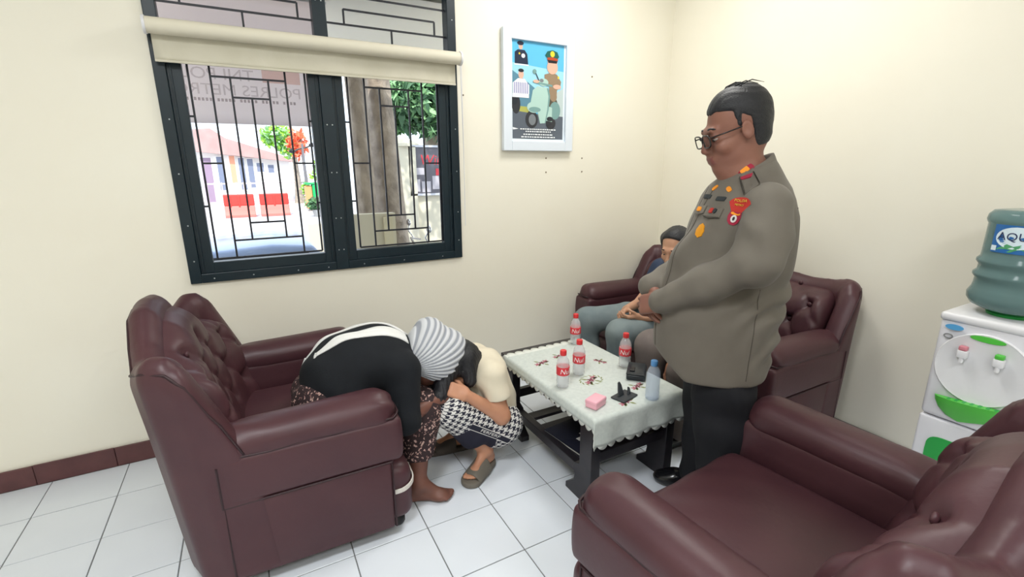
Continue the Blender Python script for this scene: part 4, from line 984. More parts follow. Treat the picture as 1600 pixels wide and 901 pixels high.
# ------------------------------------------------------------------ people
def nrm(v): v = np.asarray(v, float); return v/np.linalg.norm(v)
def axes(f, up):
    f = nrm(f); l = nrm(np.cross(up, f)); return np.array([f, l, np.cross(f, l)])
def rot(v, ax, a):
    v = np.asarray(v, float); ax = nrm(ax); return v*math.cos(a)+np.cross(ax, v)*math.sin(a)+ax*(ax@v)*(1-math.cos(a))
class Head:
    def __init__(s, c, f, up=(0, 0, 1), sc=1.0): s.c = np.asarray(c, float); s.R = axes(f, up); s.s = sc
    def p(s, x, y, z): return s.c+s.s*(x*s.R[0]+y*s.R[1]+z*s.R[2])
    def e(s, c, r, k, grow=0.0): return ('e', s.p(*c), tuple(a*s.s+grow for a in r), s.R, k)
    def cap(s, a, b, ra, rb, k): return ('c', s.p(*a), s.p(*b), ra*s.s, rb*s.s, k)
    def prims(s, jaw=1.0):
        q = [s.e((-0.018, 0, 0.035), (0.092, 0.074, 0.082), 0.0), s.e((-0.03, 0, -0.02), (0.0645, 0.0625, 0.0735), 0.03), s.e((0.022, 0, -0.028), (0.066, 0.060, 0.083), 0.03),
             s.e((0.028, 0, -0.078), (0.052*jaw, 0.050*jaw, 0.036), 0.03), s.e((0.068, 0, -0.097), (0.024, 0.026, 0.019), 0.022),
             s.cap((0.080, -0.034, 0.020), (0.080, 0.034, 0.020), 0.011, 0.011, 0.02)]
        for y in (-1, 1):
            q += [s.e((0.092, y*0.031, -0.001), (0.016, 0.016, 0.011), -0.014), s.e((0.060, y*0.040, -0.034), (0.026, 0.022, 0.022), 0.02),
                  s.e((-0.002, y*0.079, -0.006), (0.018, 0.0085, 0.029), 0.004), s.e((0.002, y*0.090, -0.002), (0.011, 0.009, 0.019), -0.003),
                  s.e((0.077, y*0.031, 0.004), (0.012, 0.017, 0.009), 0.006)]
        q += [s.cap((0.086, 0, 0.008), (0.105, 0, -0.032), 0.008, 0.011, 0.012), s.e((0.098, -0.011, -0.037), (0.010, 0.009, 0.008), 0.008), s.e((0.098, 0.011, -0.037), (0.010, 0.009, 0.008), 0.008),
              s.e((0.076, 0, -0.062), (0.024, 0.032, 0.022), 0.02), s.cap((0.093, -0.015, -0.061), (0.093, 0.015, -0.061), 0.0070, 0.0070, 0.006), s.cap((0.091, -0.014, -0.073), (0.091, 0.014, -0.073), 0.0078, 0.0078, 0.004)]
        return q
    def lips(s, cen):
        d = (cen-s.c)@s.R.T/s.s
        return (d[:, 0] > 0.086) & (np.abs(d[:, 1]) < 0.024) & (d[:, 2] < -0.0555) & (d[:, 2] > -0.0805)
    def extras(s, parent, brow=True, hairmat=None):
        R = Matrix([tuple(r) for r in s.R]).transposed()
        for y in (-1, 1):
            e = MB().ell(s.p(0.0745, y*0.031, -0.004), (0.0105*s.s, 0.0115*s.s, 0.0075*s.s), 12, R).build('eye', m_eye, parent, smooth='all')
            MB().ell(s.p(0.0815, y*0.031, -0.007), (0.0042*s.s, 0.0055*s.s, 0.005*s.s), 10, R).build('iris', m_iris, e, smooth='all')
            MB().tube([tuple(s.p(0.086-0.006*t*t-0.004*t, y*(0.031+0.02*(t-0.0)), 0.0235+0.004*(1-t*t))) for t in np.linspace(-1, 1, 7)], [0.002*s.s, 0.0035*s.s, 0.004*s.s, 0.004*s.s, 0.0035*s.s, 0.003*s.s, 0.0015*s.s], 6).build('eyebrow', hairmat, parent, smooth='all')
def hair_fn(H, grow, cut, strands=90, amp=0.004):
    # cut: list of (nx,nz,d) planes in head space: keep where nx*x+nz*z < d
    def fn(P):
        d = smin(s_ell(P, H.p(-0.018, 0, 0.035), tuple(a*H.s+grow for a in (0.092, 0.074, 0.082)), H.R), s_ell(P, H.p(-0.03, 0, -0.02), tuple(a*H.s+grow for a in (0.066, 0.064, 0.075)), H.R), 0.03)
        X = [sum(f32(H.R[k][i])*(P[i]-f32(H.c[i])) for i in range(3))/f32(H.s) for k in range(3)]
        a = np.arctan2(X[1], X[2]+f32(0.05)); d = d-f32(amp)*np.sin(a*strands+6*np.sin(X[0]*30))*f32(0.5)-f32(amp*0.6)*np.sin(X[0]*60+5*a)
        for nx_, nz_, dd in cut: d = smax(d, (f32(nx_)*X[0]+f32(nz_)*X[2]-f32(dd))*f32(H.s), 0.01)
        return d
    return fn
def hand(wr, d, n, th, s=1.0, curl=(0.5, 0.6, 0.4), spread=0.06, thumb=(0.75, 0.55, 0.35)):
    wr = np.asarray(wr, float); d = nrm(d); n = nrm(np.asarray(n)-d*(d@np.asarray(n))); t = np.cross(n, d)
    if t@np.asarray(th) < 0: t = -t
    R = np.array([d, t, n]); q = [('b', wr+d*0.047*s, (0.050*s, 0.040*s, 0.0145*s), 0.013*s, R, 0.02)]
    q.append(('e', wr+(d*0.03+t*0.026+n*0.008)*s, (0.030*s, 0.017*s, 0.016*s), R, 0.012))
    for k, (o, L_) in enumerate(((0.029, 0.070), (0.0095, 0.078), (-0.0105, 0.072), (-0.0295, 0.056))):
        p = wr+(d*(0.088-0.004*abs(k-1))+t*o)*s; v = rot(d, n, 0); v = nrm(d+t*spread*(1.2-k)*0.8); r = (0.0092-0.0007*k*(k > 1))*s; a = 0.0
        for j, f in enumerate((0.45, 0.31, 0.24)):
            a += curl[j]*(1+0.06*k); w = nrm(v*math.cos(a)+n*math.sin(a)); e = p+w*L_*f*s
            q.append(('c', p, e, r, r*0.93, 0.004 if j == 0 else 0.002)); p = e; r *= 0.93
    p = wr+(d*0.022+t*0.030+n*0.006)*s
    w = nrm(d*thumb[0]+t*thumb[1]+n*thumb[2]); e = p+w*0.042*s; q.append(('c', p, e, 0.0125*s, 0.0105*s, 0.008))
    w = nrm(d*(thumb[0]+0.3)+t*thumb[1]*0.2+n*(thumb[2]+0.25)); q.append(('c', e, e+w*0.034*s, 0.0105*s, 0.0085*s, 0.002))
    return q
def limb(*pts, k=0.03):
    # pts: (point, radius)...
    return [('c', pts[i][0], pts[i+1][0], pts[i][1], pts[i+1][1], k) for i in range(len(pts)-1)]
def foot(ank, toe, s=1.0, k=0.02):
    ank = np.asarray(ank, float); toe = np.asarray(toe, float); d = toe-ank; d[2] = 0; L_ = np.linalg.norm(d); d /= L_; side = np.array([-d[1], d[0], 0]); z = toe[2]
    a0 = np.array([ank[0], ank[1], z])
    q = [('c', ank, a0-d*0.03*s+np.array([0, 0, 0.022*s]), 0.034*s, 0.030*s, k), ('c', a0-d*0.03*s+np.array([0, 0, 0.02*s]), a0+d*L_*0.62+np.array([0, 0, 0.012*s]), 0.030*s, 0.026*s, 0.02),
         ('c', ank+d*0.02, a0+d*L_*0.55+np.array([0, 0, 0.03*s]), 0.030*s, 0.018*s, 0.02), ('e', a0+d*L_*0.60+np.array([0, 0, 0.012*s]), (0.045*s, 0.042*s, 0.02*s), np.array([d, side, (0, 0, 1)]), 0.02)]
    return q, d, side, a0, L_
def toes(d, side, a0, L_, s, big):                     # big = +1 when the big toe is on the +side
    q = []
    for j, (o, r, f) in enumerate(((0.030, 0.0125, 1.0), (0.011, 0.0095, 0.99), (-0.005, 0.009, 0.95), (-0.019, 0.0085, 0.90), (-0.031, 0.008, 0.84))):
        b0 = a0+d*L_*0.70+side*big*o*0.9*s+np.array([0, 0, 0.012*s]); e = a0+d*(L_*f-r)+side*big*o*s+np.array([0, 0, 0.007*s])
        q.append(('c', b0, e, r*1.05*s, r*s, 0.004))
    return q
def body(name, prims, h, mats, parent, smooth=1, matfn=None, extra=None):
    fn0 = prims_fn(prims); fn = (lambda P: extra(P, fn0(P))) if extra else fn0
    lo, hi = prim_bounds(prims)
    return soft(name, fn, lo, hi, h, mats, parent, smooth, matfn)
def attr_uv(o, V, limbs):
    best = np.full(len(V), 9e9); uv = np.zeros((len(V), 3))
    for i, (a, b_, r, ref) in enumerate(limbs):
        a, b_ = np.asarray(a, float), np.asarray(b_, float); d = b_-a; L_ = np.linalg.norm(d); d /= L_
        t = (V-a)@d; tc = np.clip(t, 0, L_); q = V-a-tc[:, None]*d; dist = np.linalg.norm(q, axis=1)-r
        x = nrm(np.asarray(ref, float)-d*(d@np.asarray(ref, float))); y = np.cross(d, x); ang = np.arctan2(q@y, q@x)
        m = dist < best; best[m] = dist[m]; uv[m, 0] = t[m]; uv[m, 1] = ang[m]*r
    at = o.data.attributes.new('pat', 'FLOAT_VECTOR', 'POINT'); at.data.foreach_set('vector', uv.astype(f32).ravel())

def M_skin(n, a, b_): return M(n, a, 0.5, vary=(14, b_, 0.6), bump=(160, 0.12, 0.001), sub=0.06)
sk_off = M_skin('brown_skin', rgb(140, 96, 80), rgb(124, 82, 70)); sk_wom = M_skin('dark_brown_skin', rgb(116, 76, 64), rgb(100, 66, 56)); sk_girl = M_skin('tan_skin', rgb(196, 142, 112), rgb(180, 126, 100)); sk_g2 = M_skin('light_tan_skin', rgb(196, 150, 122), rgb(182, 134, 108)); sk_p3 = M_skin('warm_tan_skin', rgb(176, 126, 100), rgb(164, 112, 90))
m_lip = M('lip', rgb(128, 76, 70), 0.4); m_eye = M('eye_white', rgb(176, 164, 156), 0.25); m_iris = M('dark_iris', rgb(30, 22, 20), 0.1); m_hair = M('black_hair', rgb(26, 27, 31), 0.5, vary=(60, rgb(38, 38, 42), 0.6), bump=(190, 0.6, 0.004))
m_khaki = M('khaki_grey_twill', rgb(110, 104, 95), 0.8, vary=(9, rgb(102, 96, 87), 0.7), bump=(300, 0.25, 0.001), sheen=0.1)
m_trou = M('black_trouser_cloth', rgb(22, 23, 29), 0.85, vary=(6, rgb(18, 19, 25), 0.7), bump=(200, 0.2, 0.001)); m_shoe = M('polished_black_leather', rgb(22, 22, 25), 0.18)

# ---- the standing officer
OB = np.array([1.62, 1.21, 0.0]); of, ol = np.array([-0.8, 0.6, 0]), np.array([-0.6, -0.8, 0])
def O(f, l, z): return of*f+ol*l+np.array([0, 0, z])
off = thing('person', 'man in khaki grey uniform jacket and glasses standing with hands clasped, looking down', 'person', tuple(OB))
OH = Head(O(0.012, 0.0, 1.607), of*math.cos(0.33)+ol*0.10-np.array([0, 0, math.sin(0.33)]), sc=1.19)
l_sh, l_el, l_wr = O(-0.06, 0.200, 1.345), O(-0.03, 0.270, 1.165), O(0.250, 0.095, 0.965)
r_sh, r_el, r_wr = O(-0.06, -0.200, 1.345), O(-0.01, -0.255, 1.11), O(0.268, -0.035, 0.985)
lh = hand(l_wr, O(0.55, -0.60, -0.30), O(-0.6, -0.45, -0.3), O(0.2, -0.1, 0.9), 1.05, (0.4, 0.6, 0.5))
rh = hand(r_wr, O(0.08, 0.62, -0.72), O(-0.85, -0.1, -0.2), O(0.1, 0.75, 0.45), 1.05, (0.30, 0.5, 0.4))
skin = OH.prims(1.12)
skin += [('c', O(-0.015, 0, 1.53), O(-0.06, 0, 1.40), 0.062, 0.07, 0.03), OH.e((0.035, 0, -0.112), (0.045, 0.045, 0.028), 0.03)]
skin += limb((O(-0.07, 0.15, 1.36), 0.06), (l_sh, 0.05), (l_el, 0.042), (l_wr, 0.028))+limb((O(-0.07, -0.15, 1.36), 0.06), (r_sh, 0.05), (r_el, 0.042), (r_wr, 0.028))
skin += [('c', O(-0.07, 0, 1.36), O(0.03, 0, 1.0), 0.12, 0.15, 0.06), ('c', O(0.03, 0, 1.0), O(0.02, 0, 0.86), 0.15, 0.14, 0.06)]
for s_ in (1, -1): skin += limb((O(0.0, s_*0.09, 0.86), 0.09), (O(-0.035, s_*0.10, 0.46), 0.06), (O(-0.045 if s_ > 0 else -0.02, s_*0.11, 0.09), 0.04))
skin += lh+rh
body('body', skin, 0.0045, [sk_off, m_lip], off, 1, lambda c: OH.lips(c).astype(int))
OH.extras(off, hairmat=m_hair)
def ohair(P):
    d = hair_fn(OH, 0.003, [], 46, 0.0016)(P)
    X = [sum(f32(OH.R[k][i])*(P[i]-f32(OH.c[i])) for i in range(3))/f32(OH.s) for k in range(3)]
    d = d-0.010*np.clip((X[2]-0.03)*11, 0, 1)-0.004*np.clip((-X[0]-0.02)*20, 0, 1)*np.clip((X[2]+0.07)*14, 0, 1)
    top = 0.52*X[0]-0.854*X[2]+0.028-0.008*np.cos(X[1]*52)+0.0025*np.sin(X[1]*260+X[0]*120)
    burn = np.maximum(np.abs(X[0]-0.012)-0.011, -0.022-X[2])
    back_ = np.minimum(np.maximum(X[0]+0.020, -0.068-X[2]), burn)
    return smax(d, np.minimum(top, back_)*f32(OH.s), 0.012)
V, Q = sdf_VF(ohair, OH.c-0.17, OH.c+0.17, 0.0045, 1); ho_ = link('hair', np_mesh('hair', V, Q, m_hair), off)
for k, (y, hgt) in enumerate(((0.0, 0.012), (0.012, 0.008), (-0.012, 0.010), (0.024, 0.006), (-0.03, 0.004), (0.036, 0.003))):
    MB().tube([tuple(OH.p(0.02-0.006*k, y, 0.110)), tuple(OH.p(0.0-0.006*k, y, 0.120+hgt*0.8)), tuple(OH.p(-0.03-0.006*k, y*1.1, 0.122+hgt)), tuple(OH.p(-0.065-0.005*k, y*1.2, 0.105+hgt*0.6))], [0.004, 0.003, 0.002, 0.0008], 5).build('hair_lock', m_hair, ho_)
# glasses
gl = thing('glasses', None, None); gl.parent = off
m_gf = M('black_glasses_frame', rgb(28, 24, 24), 0.25); m_gl = M('glasses_lens', (0.9, 0.93, 0.93, 1), 0.05, trans=1.0, ior=1.05)
for y in (-1, 1):
    ring = [(0.107-0.018*(abs(a)/0.03)**2*0.25, y*0.034+a, b_-0.004) for a, b_ in oval(0.028, 0.019, 20, 3.2)]
    r_ = MB().tube([tuple(OH.p(*p)) for p in ring], 0.0028, 6, True).build('rim', m_gf, gl, smooth='all')
    t = MB(); t.add([tuple(OH.p(*p)) for p in ring], [tuple(range(20))]); t.build('lens', m_gl, gl)
    MB().tube([tuple(OH.p(0.100, y*0.063, 0.004)), tuple(OH.p(0.05, y*0.076, 0.006)), tuple(OH.p(0.0, y*0.080, 0.008)), tuple(OH.p(-0.02, y*0.080, -0.006))], 0.0028, 6).build('temple', m_gf, gl, smooth='all')
MB().tube([tuple(OH.p(0.106, -0.006, 0.002)), tuple(OH.p(0.110, 0, 0.006)), tuple(OH.p(0.106, 0.006, 0.002))], 0.0025, 6).build('bridge', m_gf, gl)
# trousers
tp = []
for s_, toe in ((1, 0), (-1, 0)): tp += limb((O(0.0, s_*0.09, 0.84), 0.095), (O(-0.02, s_*0.095, 0.62), 0.112), (O(-0.035, s_*0.10, 0.46), 0.108), (O(-0.045 if s_ > 0 else -0.02, s_*0.11, 0.06), 0.085), k=0.05)
tp.append(('e', O(0.01, 0, 0.86), (0.13, 0.15, 0.10), np.array([of, ol, (0, 0, 1)]), 0.06))
body('trousers', tp, 0.007, m_trou, off, 1, None, lambda P, d: np.maximum(d-folds(P, 30, 0.006), f32(0.035)-P[2]))
for s_, sgn in ((0.11, 1), (-0.11, -1)):
    dr = of+ol*0.10*sgn; dr = dr/np.linalg.norm(dr); a = O(-0.045 if sgn > 0 else -0.02, s_, 0.0); sd_ = np.array([-dr[1], dr[0], 0])
    sp = [('c', a-dr*0.045+A(0, 0, 0.045), a+dr*0.10+A(0, 0, 0.04), 0.042, 0.044, 0), ('e', a+dr*0.135+A(0, 0, 0.035), (0.07, 0.046, 0.034), np.array([dr, sd_, (0, 0, 1)]), 0.03), ('c', a+A(0, 0, 0.05), a+A(0, 0, 0.10), 0.048, 0.045, 0.03)]
    body('shoe', sp, 0.006, m_shoe, off, 1, None, lambda P, d: np.maximum(d, f32(0.0)-P[2]))
# jacket
Rk = np.array([of, ol, (0, 0, 1)], float)
def tilt(a): return np.array([of*math.cos(a)+A(0, 0, 1)*math.sin(a), ol, -of*math.sin(a)+A(0, 0, 1)*math.cos(a)])
JZ = [0.60, 0.66, 0.75, 0.90, 1.00, 1.13, 1.22, 1.30, 1.36, 1.40, 1.44, 1.50]
JF = [0.020, 0.020, 0.020, 0.009, -0.003, -0.020, -0.038, -0.052, -0.060, -0.064, -0.066, -0.050]
JA = [0.205, 0.210, 0.222, 0.236, 0.232, 0.214, 0.194, 0.176, 0.155, 0.135, 0.104, 0.080]
JB = [0.222, 0.220, 0.215, 0.208, 0.202, 0.198, 0.202, 0.208, 0.202, 0.180, 0.132, 0.078]
def core(P):
    fq = P[0]*f32(of[0])+P[1]*f32(of[1]); lq = P[0]*f32(ol[0])+P[1]*f32(ol[1]); z = P[2]
    c = np.interp(z, JZ, JF).astype(f32); a = np.interp(z, JZ, JA).astype(f32); b_ = np.interp(z, JZ, JB).astype(f32)
    k = (np.abs((fq-c)/a)**2.25+np.abs(lq/b_)**2.25)**f32(1/2.25)
    return (k-1)*np.minimum(a, b_)*f32(0.85)
la_ = limb((l_sh, 0.080), ((l_sh+l_el)/2+O(-0.005, 0.005, 0), 0.079), (l_el, 0.074), (l_el*0.5+l_wr*0.5+O(0, 0, -0.004), 0.064), (l_wr-O(0.55, -0.60, -0.30)*0.012, 0.050), k=0.035); ra_ = limb((r_sh, 0.080), (r_el, 0.070), (r_wr-O(0.08, 0.6, -0.7)*0.012, 0.050), k=0.035)
fl, fr2 = prims_fn(la_), prims_fn(ra_)
def wr(P, o, ax, s, a, fall):
    # creases radiating round a joint
    X = [P[i]-f32(o[i]) for i in range(3)]; t = sum(f32(ax[i])*X[i] for i in range(3)); r2 = sum(x*x for x in X)
    return f32(a)*np.sin(t*f32(s)+2*np.sin(X[2]*18)+1.5*np.sin(X[0]*23))*np.exp(-r2/f32(fall*fall))
def jfn(P):
    fq = P[0]*f32(of[0])+P[1]*f32(of[1]); lq = P[0]*f32(ol[0])+P[1]*f32(ol[1])
    d = core(P)
    # drag folds on the side and back, placket ridge in front
    d = d-folds(P, 17, 0.007, (0.4, 0.2, 1.0))-folds(P, 33, 0.003, (0.7, -0.3, 0.8))-wr(P, O(-0.16, 0.14, 0.98), nrm(O(0.6, 0, 0.75)), 62, 0.009, 0.15)-wr(P, O(-0.20, 0.08, 0.80), nrm(O(0.7, 0, 0.6)), 55, 0.007, 0.13)
    d = d-0.004*np.exp(-(lq/f32(0.022))**4)*np.clip((fq-0.0)*20, 0, 1)
    d = smax(d, f32(0.668)+0.85*np.maximum(fq-f32(0.15), 0)-P[2], 0.010)
    a = smin(fl(P)-wr(P, l_el, nrm(l_wr-l_sh), 70, 0.007, 0.13)-wr(P, l_wr, nrm(l_wr-l_el), 90, 0.004, 0.09)-wr(P, l_sh+A(0, 0, -0.1), nrm(l_el-l_sh), 60, 0.004, 0.09), fr2(P)-wr(P, r_el, nrm(r_wr-r_sh), 70, 0.007, 0.13)-wr(P, r_wr, nrm(r_wr-r_el), 80, 0.005, 0.10), 0.006)
    d = smin(d, a, 0.018)
    d = smax(d, P[2]-(f32(1.468)-0.42*(fq+f32(0.03))), 0.02)
    hole = s_cap(P, O(-0.045, 0, 1.46), O(0.0, 0, 1.62), 0.066, 0.075)
    return smax(d, -hole, 0.008)
jo, JV, JQ = soft('jacket', jfn, O(0, 0, 0)+A(-0.55, -0.55, 0.60), A(0.55, 0.55, 1.60), 0.006, m_khaki, off, 1)
JT = bvh(JV, JQ)
# collar: folded band, high at the nape, open at the throat
def collar(u, v):
    th = 0.40+u*(2*pi-0.80); ct, st = math.cos(th), math.sin(th)       # th = 0 is the throat
    zt = 1.468-0.050*ct
    prof = [(0.076, -0.02), (0.080, 0.0), (0.088, 0.004), (0.098, -0.018), (0.110, -0.048)]
    q = v*4; i = min(int(q), 3); w = q-i; r = prof[i][0]*(1-w)+prof[i+1][0]*w; dz = prof[i][1]*(1-w)+prof[i+1][1]*w
    if i >= 2: dz -= 0.012*max(0, ct)**2*(q-2); r += 0.012*max(0, ct)*(q-2)
    return tuple(O(-0.040+r*ct*0.98, r*st, zt+dz))
ck = MB().grid(collar, 48, 12).build('collar', m_khaki, jo, smooth='all'); md = ck.modifiers.new('thick', 'SOLIDIFY'); md.thickness = 0.004; md.offset = 0
# badges, flaps and tabs lying on the jacket
m_orange = M('orange_thread', rgb(240, 150, 40), 0.7); m_redp = M('red_patch_cloth', rgb(184, 48, 40), 0.75); m_maroon = M('crimson_patch_cloth', rgb(158, 36, 62), 0.75); m_yel = M('yellow_thread', rgb(226, 190, 70), 0.7); m_gold = M('gold_badge_metal', rgb(226, 152, 28), 0.4, metal=0.2); m_wht = M('white_thread', rgb(214, 210, 206), 0.7); m_blk = M('black_name_tape', rgb(38, 44, 48), 0.7); m_kseam = M('dark_khaki_seam', rgb(74, 69, 62), 0.85)
CT = BVHTree.FromPolygons([v.co[:] for v in ck.data.vertices], [tuple(p.vertices) for p in ck.data.polygons])
def deco(name, c, n, up, poly, mat, parent, tree=JT, off=0.003, rings=3, sh=(0, 0), back=0.006):
    n = nrm(n); up = np.asarray(up, float); v = nrm(up-n*(up@n)); u = np.cross(v, n)
    o = np.asarray(c, float)-OB+n*0.10
    P, F = fan(poly, rings)
    return drape(name, [(a+sh[0], b_+sh[1]) for a, b_ in P], F, o, u, v, tree, mat, parent, off, back)
def deco_text(txt, size, c, n, up, mat, parent, sh=(0, 0), off=0.0065, kx=1.0):
    n = nrm(n); up = np.asarray(up, float); v = nrm(up-n*(up@n)); u = np.cross(v, n)
    V, F = text_mesh(txt, size)
    return drape('lettering', [(a*kx+sh[0], b_+sh[1]) for a, b_, _ in V], F, np.asarray(c, float)-OB+n*0.10, u, v, JT, mat, parent, off, 0.002)
# sleeve patches
sc_, sn, su = (1.478, 1.078, 1.325), (-0.80, -0.55, 0.25), (-0.25, -0.45, 1.0)
arc = [(-0.017, -0.004), (0.017, -0.004)]+[(0.038*math.cos(a), 0.016+0.034*math.sin(a)) for a in np.linspace(0.35, pi-0.35, 11)]
p_ = deco('sleeve_title_patch', sc_, sn, su, arc, m_redp, jo)
deco_text('POLDA', 0.013, sc_, sn, su, m_yel, p_, (0, 0.036)); deco_text('METRO', 0.009, sc_, sn, su, m_yel, p_, (0, 0.021))
sh_ = [(-0.019, 0.0), (0.019, 0.0), (0.022, -0.018), (0.018, -0.034), (0.008, -0.044), (-0.008, -0.044), (-0.018, -0.034), (-0.022, -0.018)]
q_ = deco('sleeve_shield_patch', sc_, sn, su, sh_, m_maroon, jo, off=0.0035, sh=(0.0, -0.004))
deco('shield_title', sc_, sn, su, oval(0.016, 0.005, 12, 3), m_orange, q_, off=0.0065, rings=2, sh=(0, -0.009)); r_ = deco('shield_emblem', sc_, sn, su, oval(0.010, 0.013, 16), m_wht, q_, off=0.0065, rings=2, sh=(0, -0.027)); deco('emblem_mark', sc_, sn, su, oval(0.004, 0.007, 10), m_blk, q_, off=0.008, rings=1, sh=(0, -0.027))
# collar rank tab
tc1 = (1.572, 1.128, 1.47); tn = (-0.80, -0.45, 0.45); tu = (0.45, -0.55, 0.75)
t_ = deco('collar_rank_tab', tc1, tn, tu, oval(0.0155, 0.028, 16, 4), m_maroon, ck, CT, 0.004); deco('rank_bar', tc1, tn, tu, oval(0.010, 0.015, 12, 6), m_orange, t_, CT, 0.007, 2, (0, -0.006))
# epaulette with coloured slip
ep, en, eu = (1.535, 1.085, 1.425), (-0.45, -0.30, 0.85), (0.55, 0.62, 0.3)
e_ = deco('epaulette', ep, en, eu, [(-0.022, -0.055), (0.022, -0.055), (0.020, 0.05), (0.0, 0.062), (-0.020, 0.05)], m_khaki, jo, off=0.006, rings=4, back=0.010); deco('epaulette_slip', ep, en, eu, oval(0.021, 0.007, 12, 6), m_maroon, e_, off=0.0105, rings=2, sh=(0, 0.035))
for x in (-0.0215, 0.0215): deco('epaulette_seam', ep, en, eu, [(x-0.0015, -0.054), (x+0.0015, -0.054), (x+0.0015, 0.048), (x-0.0015, 0.048)], m_kseam, e_, off=0.0095, rings=2)
# chest: pins, name tapes, pocket flaps, ribbons, oval badge
cn = (-0.87, 0.10, 0.42); cu_ = (0.35, -0.1, 1.0)
deco('collar_pin', (1.522, 1.148, 1.395), cn, (0.3, -0.5, 0.6), oval(0.016, 0.008, 12, 3), m_orange, jo); deco('collar_pin', (1.545, 1.228, 1.398), (-0.85, 0.35, 0.42), (0.3, 0.5, 0.6), oval(0.014, 0.007, 12, 3), m_orange, jo)
deco('name_tape', (1.500, 1.162, 1.362), cn, cu_, oval(0.026, 0.0085, 16, 8), m_blk, jo); deco('name_tape', (1.534, 1.252, 1.366), (-0.86, 0.40, 0.35), cu_, oval(0.024, 0.0085, 16, 8), m_blk, jo)
fc = (1.478, 1.170, 1.312)
f_ = deco('pocket_flap', fc, cn, cu_, [(-0.046, 0.018), (0.046, 0.018), (0.046, -0.016), (0.0, -0.024), (-0.046, -0.016)], m_khaki, jo, off=0.006, rings=4, back=0.010)
deco('flap_seam', fc, cn, cu_, [(-0.045, -0.0150), (-0.046, -0.018), (0.0, -0.026), (0.046, -0.018), (0.045, -0.0150), (0.0, -0.023)], m_kseam, f_, off=0.0085, rings=1)
deco('ribbon', fc, cn, cu_, oval(0.011, 0.010, 10, 4), m_redp, f_, off=0.0105, rings=2, sh=(-0.004, 0.004)); deco('ribbon_badge', fc, cn, cu_, oval(0.008, 0.010, 12), m_blk, f_, off=0.0105, rings=2, sh=(0.016, 0.004))
fc2 = (1.512, 1.262, 1.318); cn2 = (-0.80, 0.45, 0.40)
f2_ = deco('pocket_flap', fc2, cn2, cu_, [(-0.040, 0.016), (0.040, 0.016), (0.040, -0.014), (0.0, -0.022), (-0.040, -0.014)], m_khaki, jo, off=0.006, rings=4, back=0.010); deco('ribbon', fc2, cn2, cu_, oval(0.012, 0.009, 10, 4), m_orange, f2_, off=0.0105, rings=2)
deco('oval_badge', (1.451, 1.195, 1.246), (-0.92, 0.12, 0.33), cu_, [(0.019*(1+0.06*math.cos(8*a))*math.cos(a), 0.026*(1+0.06*math.cos(8*a))*math.sin(a)) for a in np.linspace(0, 2*pi, 32, endpoint=False)], m_gold, jo, off=0.004)
# front placket seam and shoulder yoke seam
for sx in (-0.020, 0.024):
    deco('placket_seam', tuple(OB+O(0.17, sx*0-0.0, 1.15)), tuple(of*1.0+A(0, 0, 0.28)), (0, 0, 1), [(sx-0.0012, -0.25), (sx+0.0012, -0.25), (sx+0.0012, 0.19), (sx-0.0012, 0.19)], m_kseam, jo, off=0.0015, rings=2) if False else None
def seam(name, pts, dirn, w=0.0016):
    mbs = MB(); P = []
    for p in pts:
        p = np.asarray(p, float); h = JT.ray_cast(Vector(p-nrm(dirn)*0.2), Vector(nrm(dirn)))
        if h[0] is not None: P.append(h[0])
    if len(P) > 2: mbs.tube(P, w, 5).build(name, m_kseam, jo)
for ls in (-0.024, 0.024): seam('placket_seam', [O(0.05, ls, z) for z in np.linspace(0.74, 1.40, 30)], -of)
seam('side_seam', [O(-0.06-0.04*(z-0.7), 0.05, z) for z in np.linspace(0.70, 1.05, 16)], -ol)
seam('yoke_seam', [O(-0.05, l_, 1.33+0.0*l_) for l_ in np.linspace(-0.12, 0.12, 14)], of)
# wrist watch on the left wrist
wd = nrm(l_wr-l_el); wx = nrm(np.cross(wd, (0, 0, 1))); wy = np.cross(wd, wx); wc = l_wr+O(0.55, -0.60, -0.30)*0.018
wt = MB().tube([tuple(wc+wx*0.034*math.cos(a)+wy*0.034*math.sin(a)) for a in np.linspace(0, 2*pi, 20, endpoint=False)], 0.008, 6, True).build('wrist_watch', m_black, off, smooth='all')
# ---- woman bent forward in the left armchair
m_blackk = M('black_knit', rgb(13, 17, 23), 0.9, vary=(20, rgb(18, 22, 28), 0.7), bump=(180, 0.4, 0.002))
m_scarf = M('white_grey_pleated_scarf', rgb(214, 216, 218), 0.85, bump=(160, 0.3, 0.001))
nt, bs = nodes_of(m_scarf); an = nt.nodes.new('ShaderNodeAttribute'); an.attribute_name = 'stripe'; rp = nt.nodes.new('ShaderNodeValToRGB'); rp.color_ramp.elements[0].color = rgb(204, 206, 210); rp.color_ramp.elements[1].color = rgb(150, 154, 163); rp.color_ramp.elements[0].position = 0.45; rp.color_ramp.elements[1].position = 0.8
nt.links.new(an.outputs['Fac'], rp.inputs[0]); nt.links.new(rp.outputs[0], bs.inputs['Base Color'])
m_tail = M('white_scarf_cloth', rgb(226, 226, 224), 0.85, bump=(140, 0.4, 0.002))
m_floral = M('brown_floral_cloth', rgb(58, 42, 42), 0.85)
nt, bs = nodes_of(m_floral); tc0 = nt.nodes.new('ShaderNodeTexCoord'); vo = nt.nodes.new('ShaderNodeTexVoronoi'); vo.inputs['Scale'].default_value = 62; rp = nt.nodes.new('ShaderNodeValToRGB'); rp.color_ramp.interpolation = 'CONSTANT'
rp.color_ramp.elements[0].color = rgb(206, 176, 164); rp.color_ramp.elements[0].position = 0.0; rp.color_ramp.elements[1].color = rgb(150, 112, 108); rp.color_ramp.elements[1].position = 0.26; e = rp.color_ramp.elements.new(0.36); e.color = rgb(52, 38, 40)
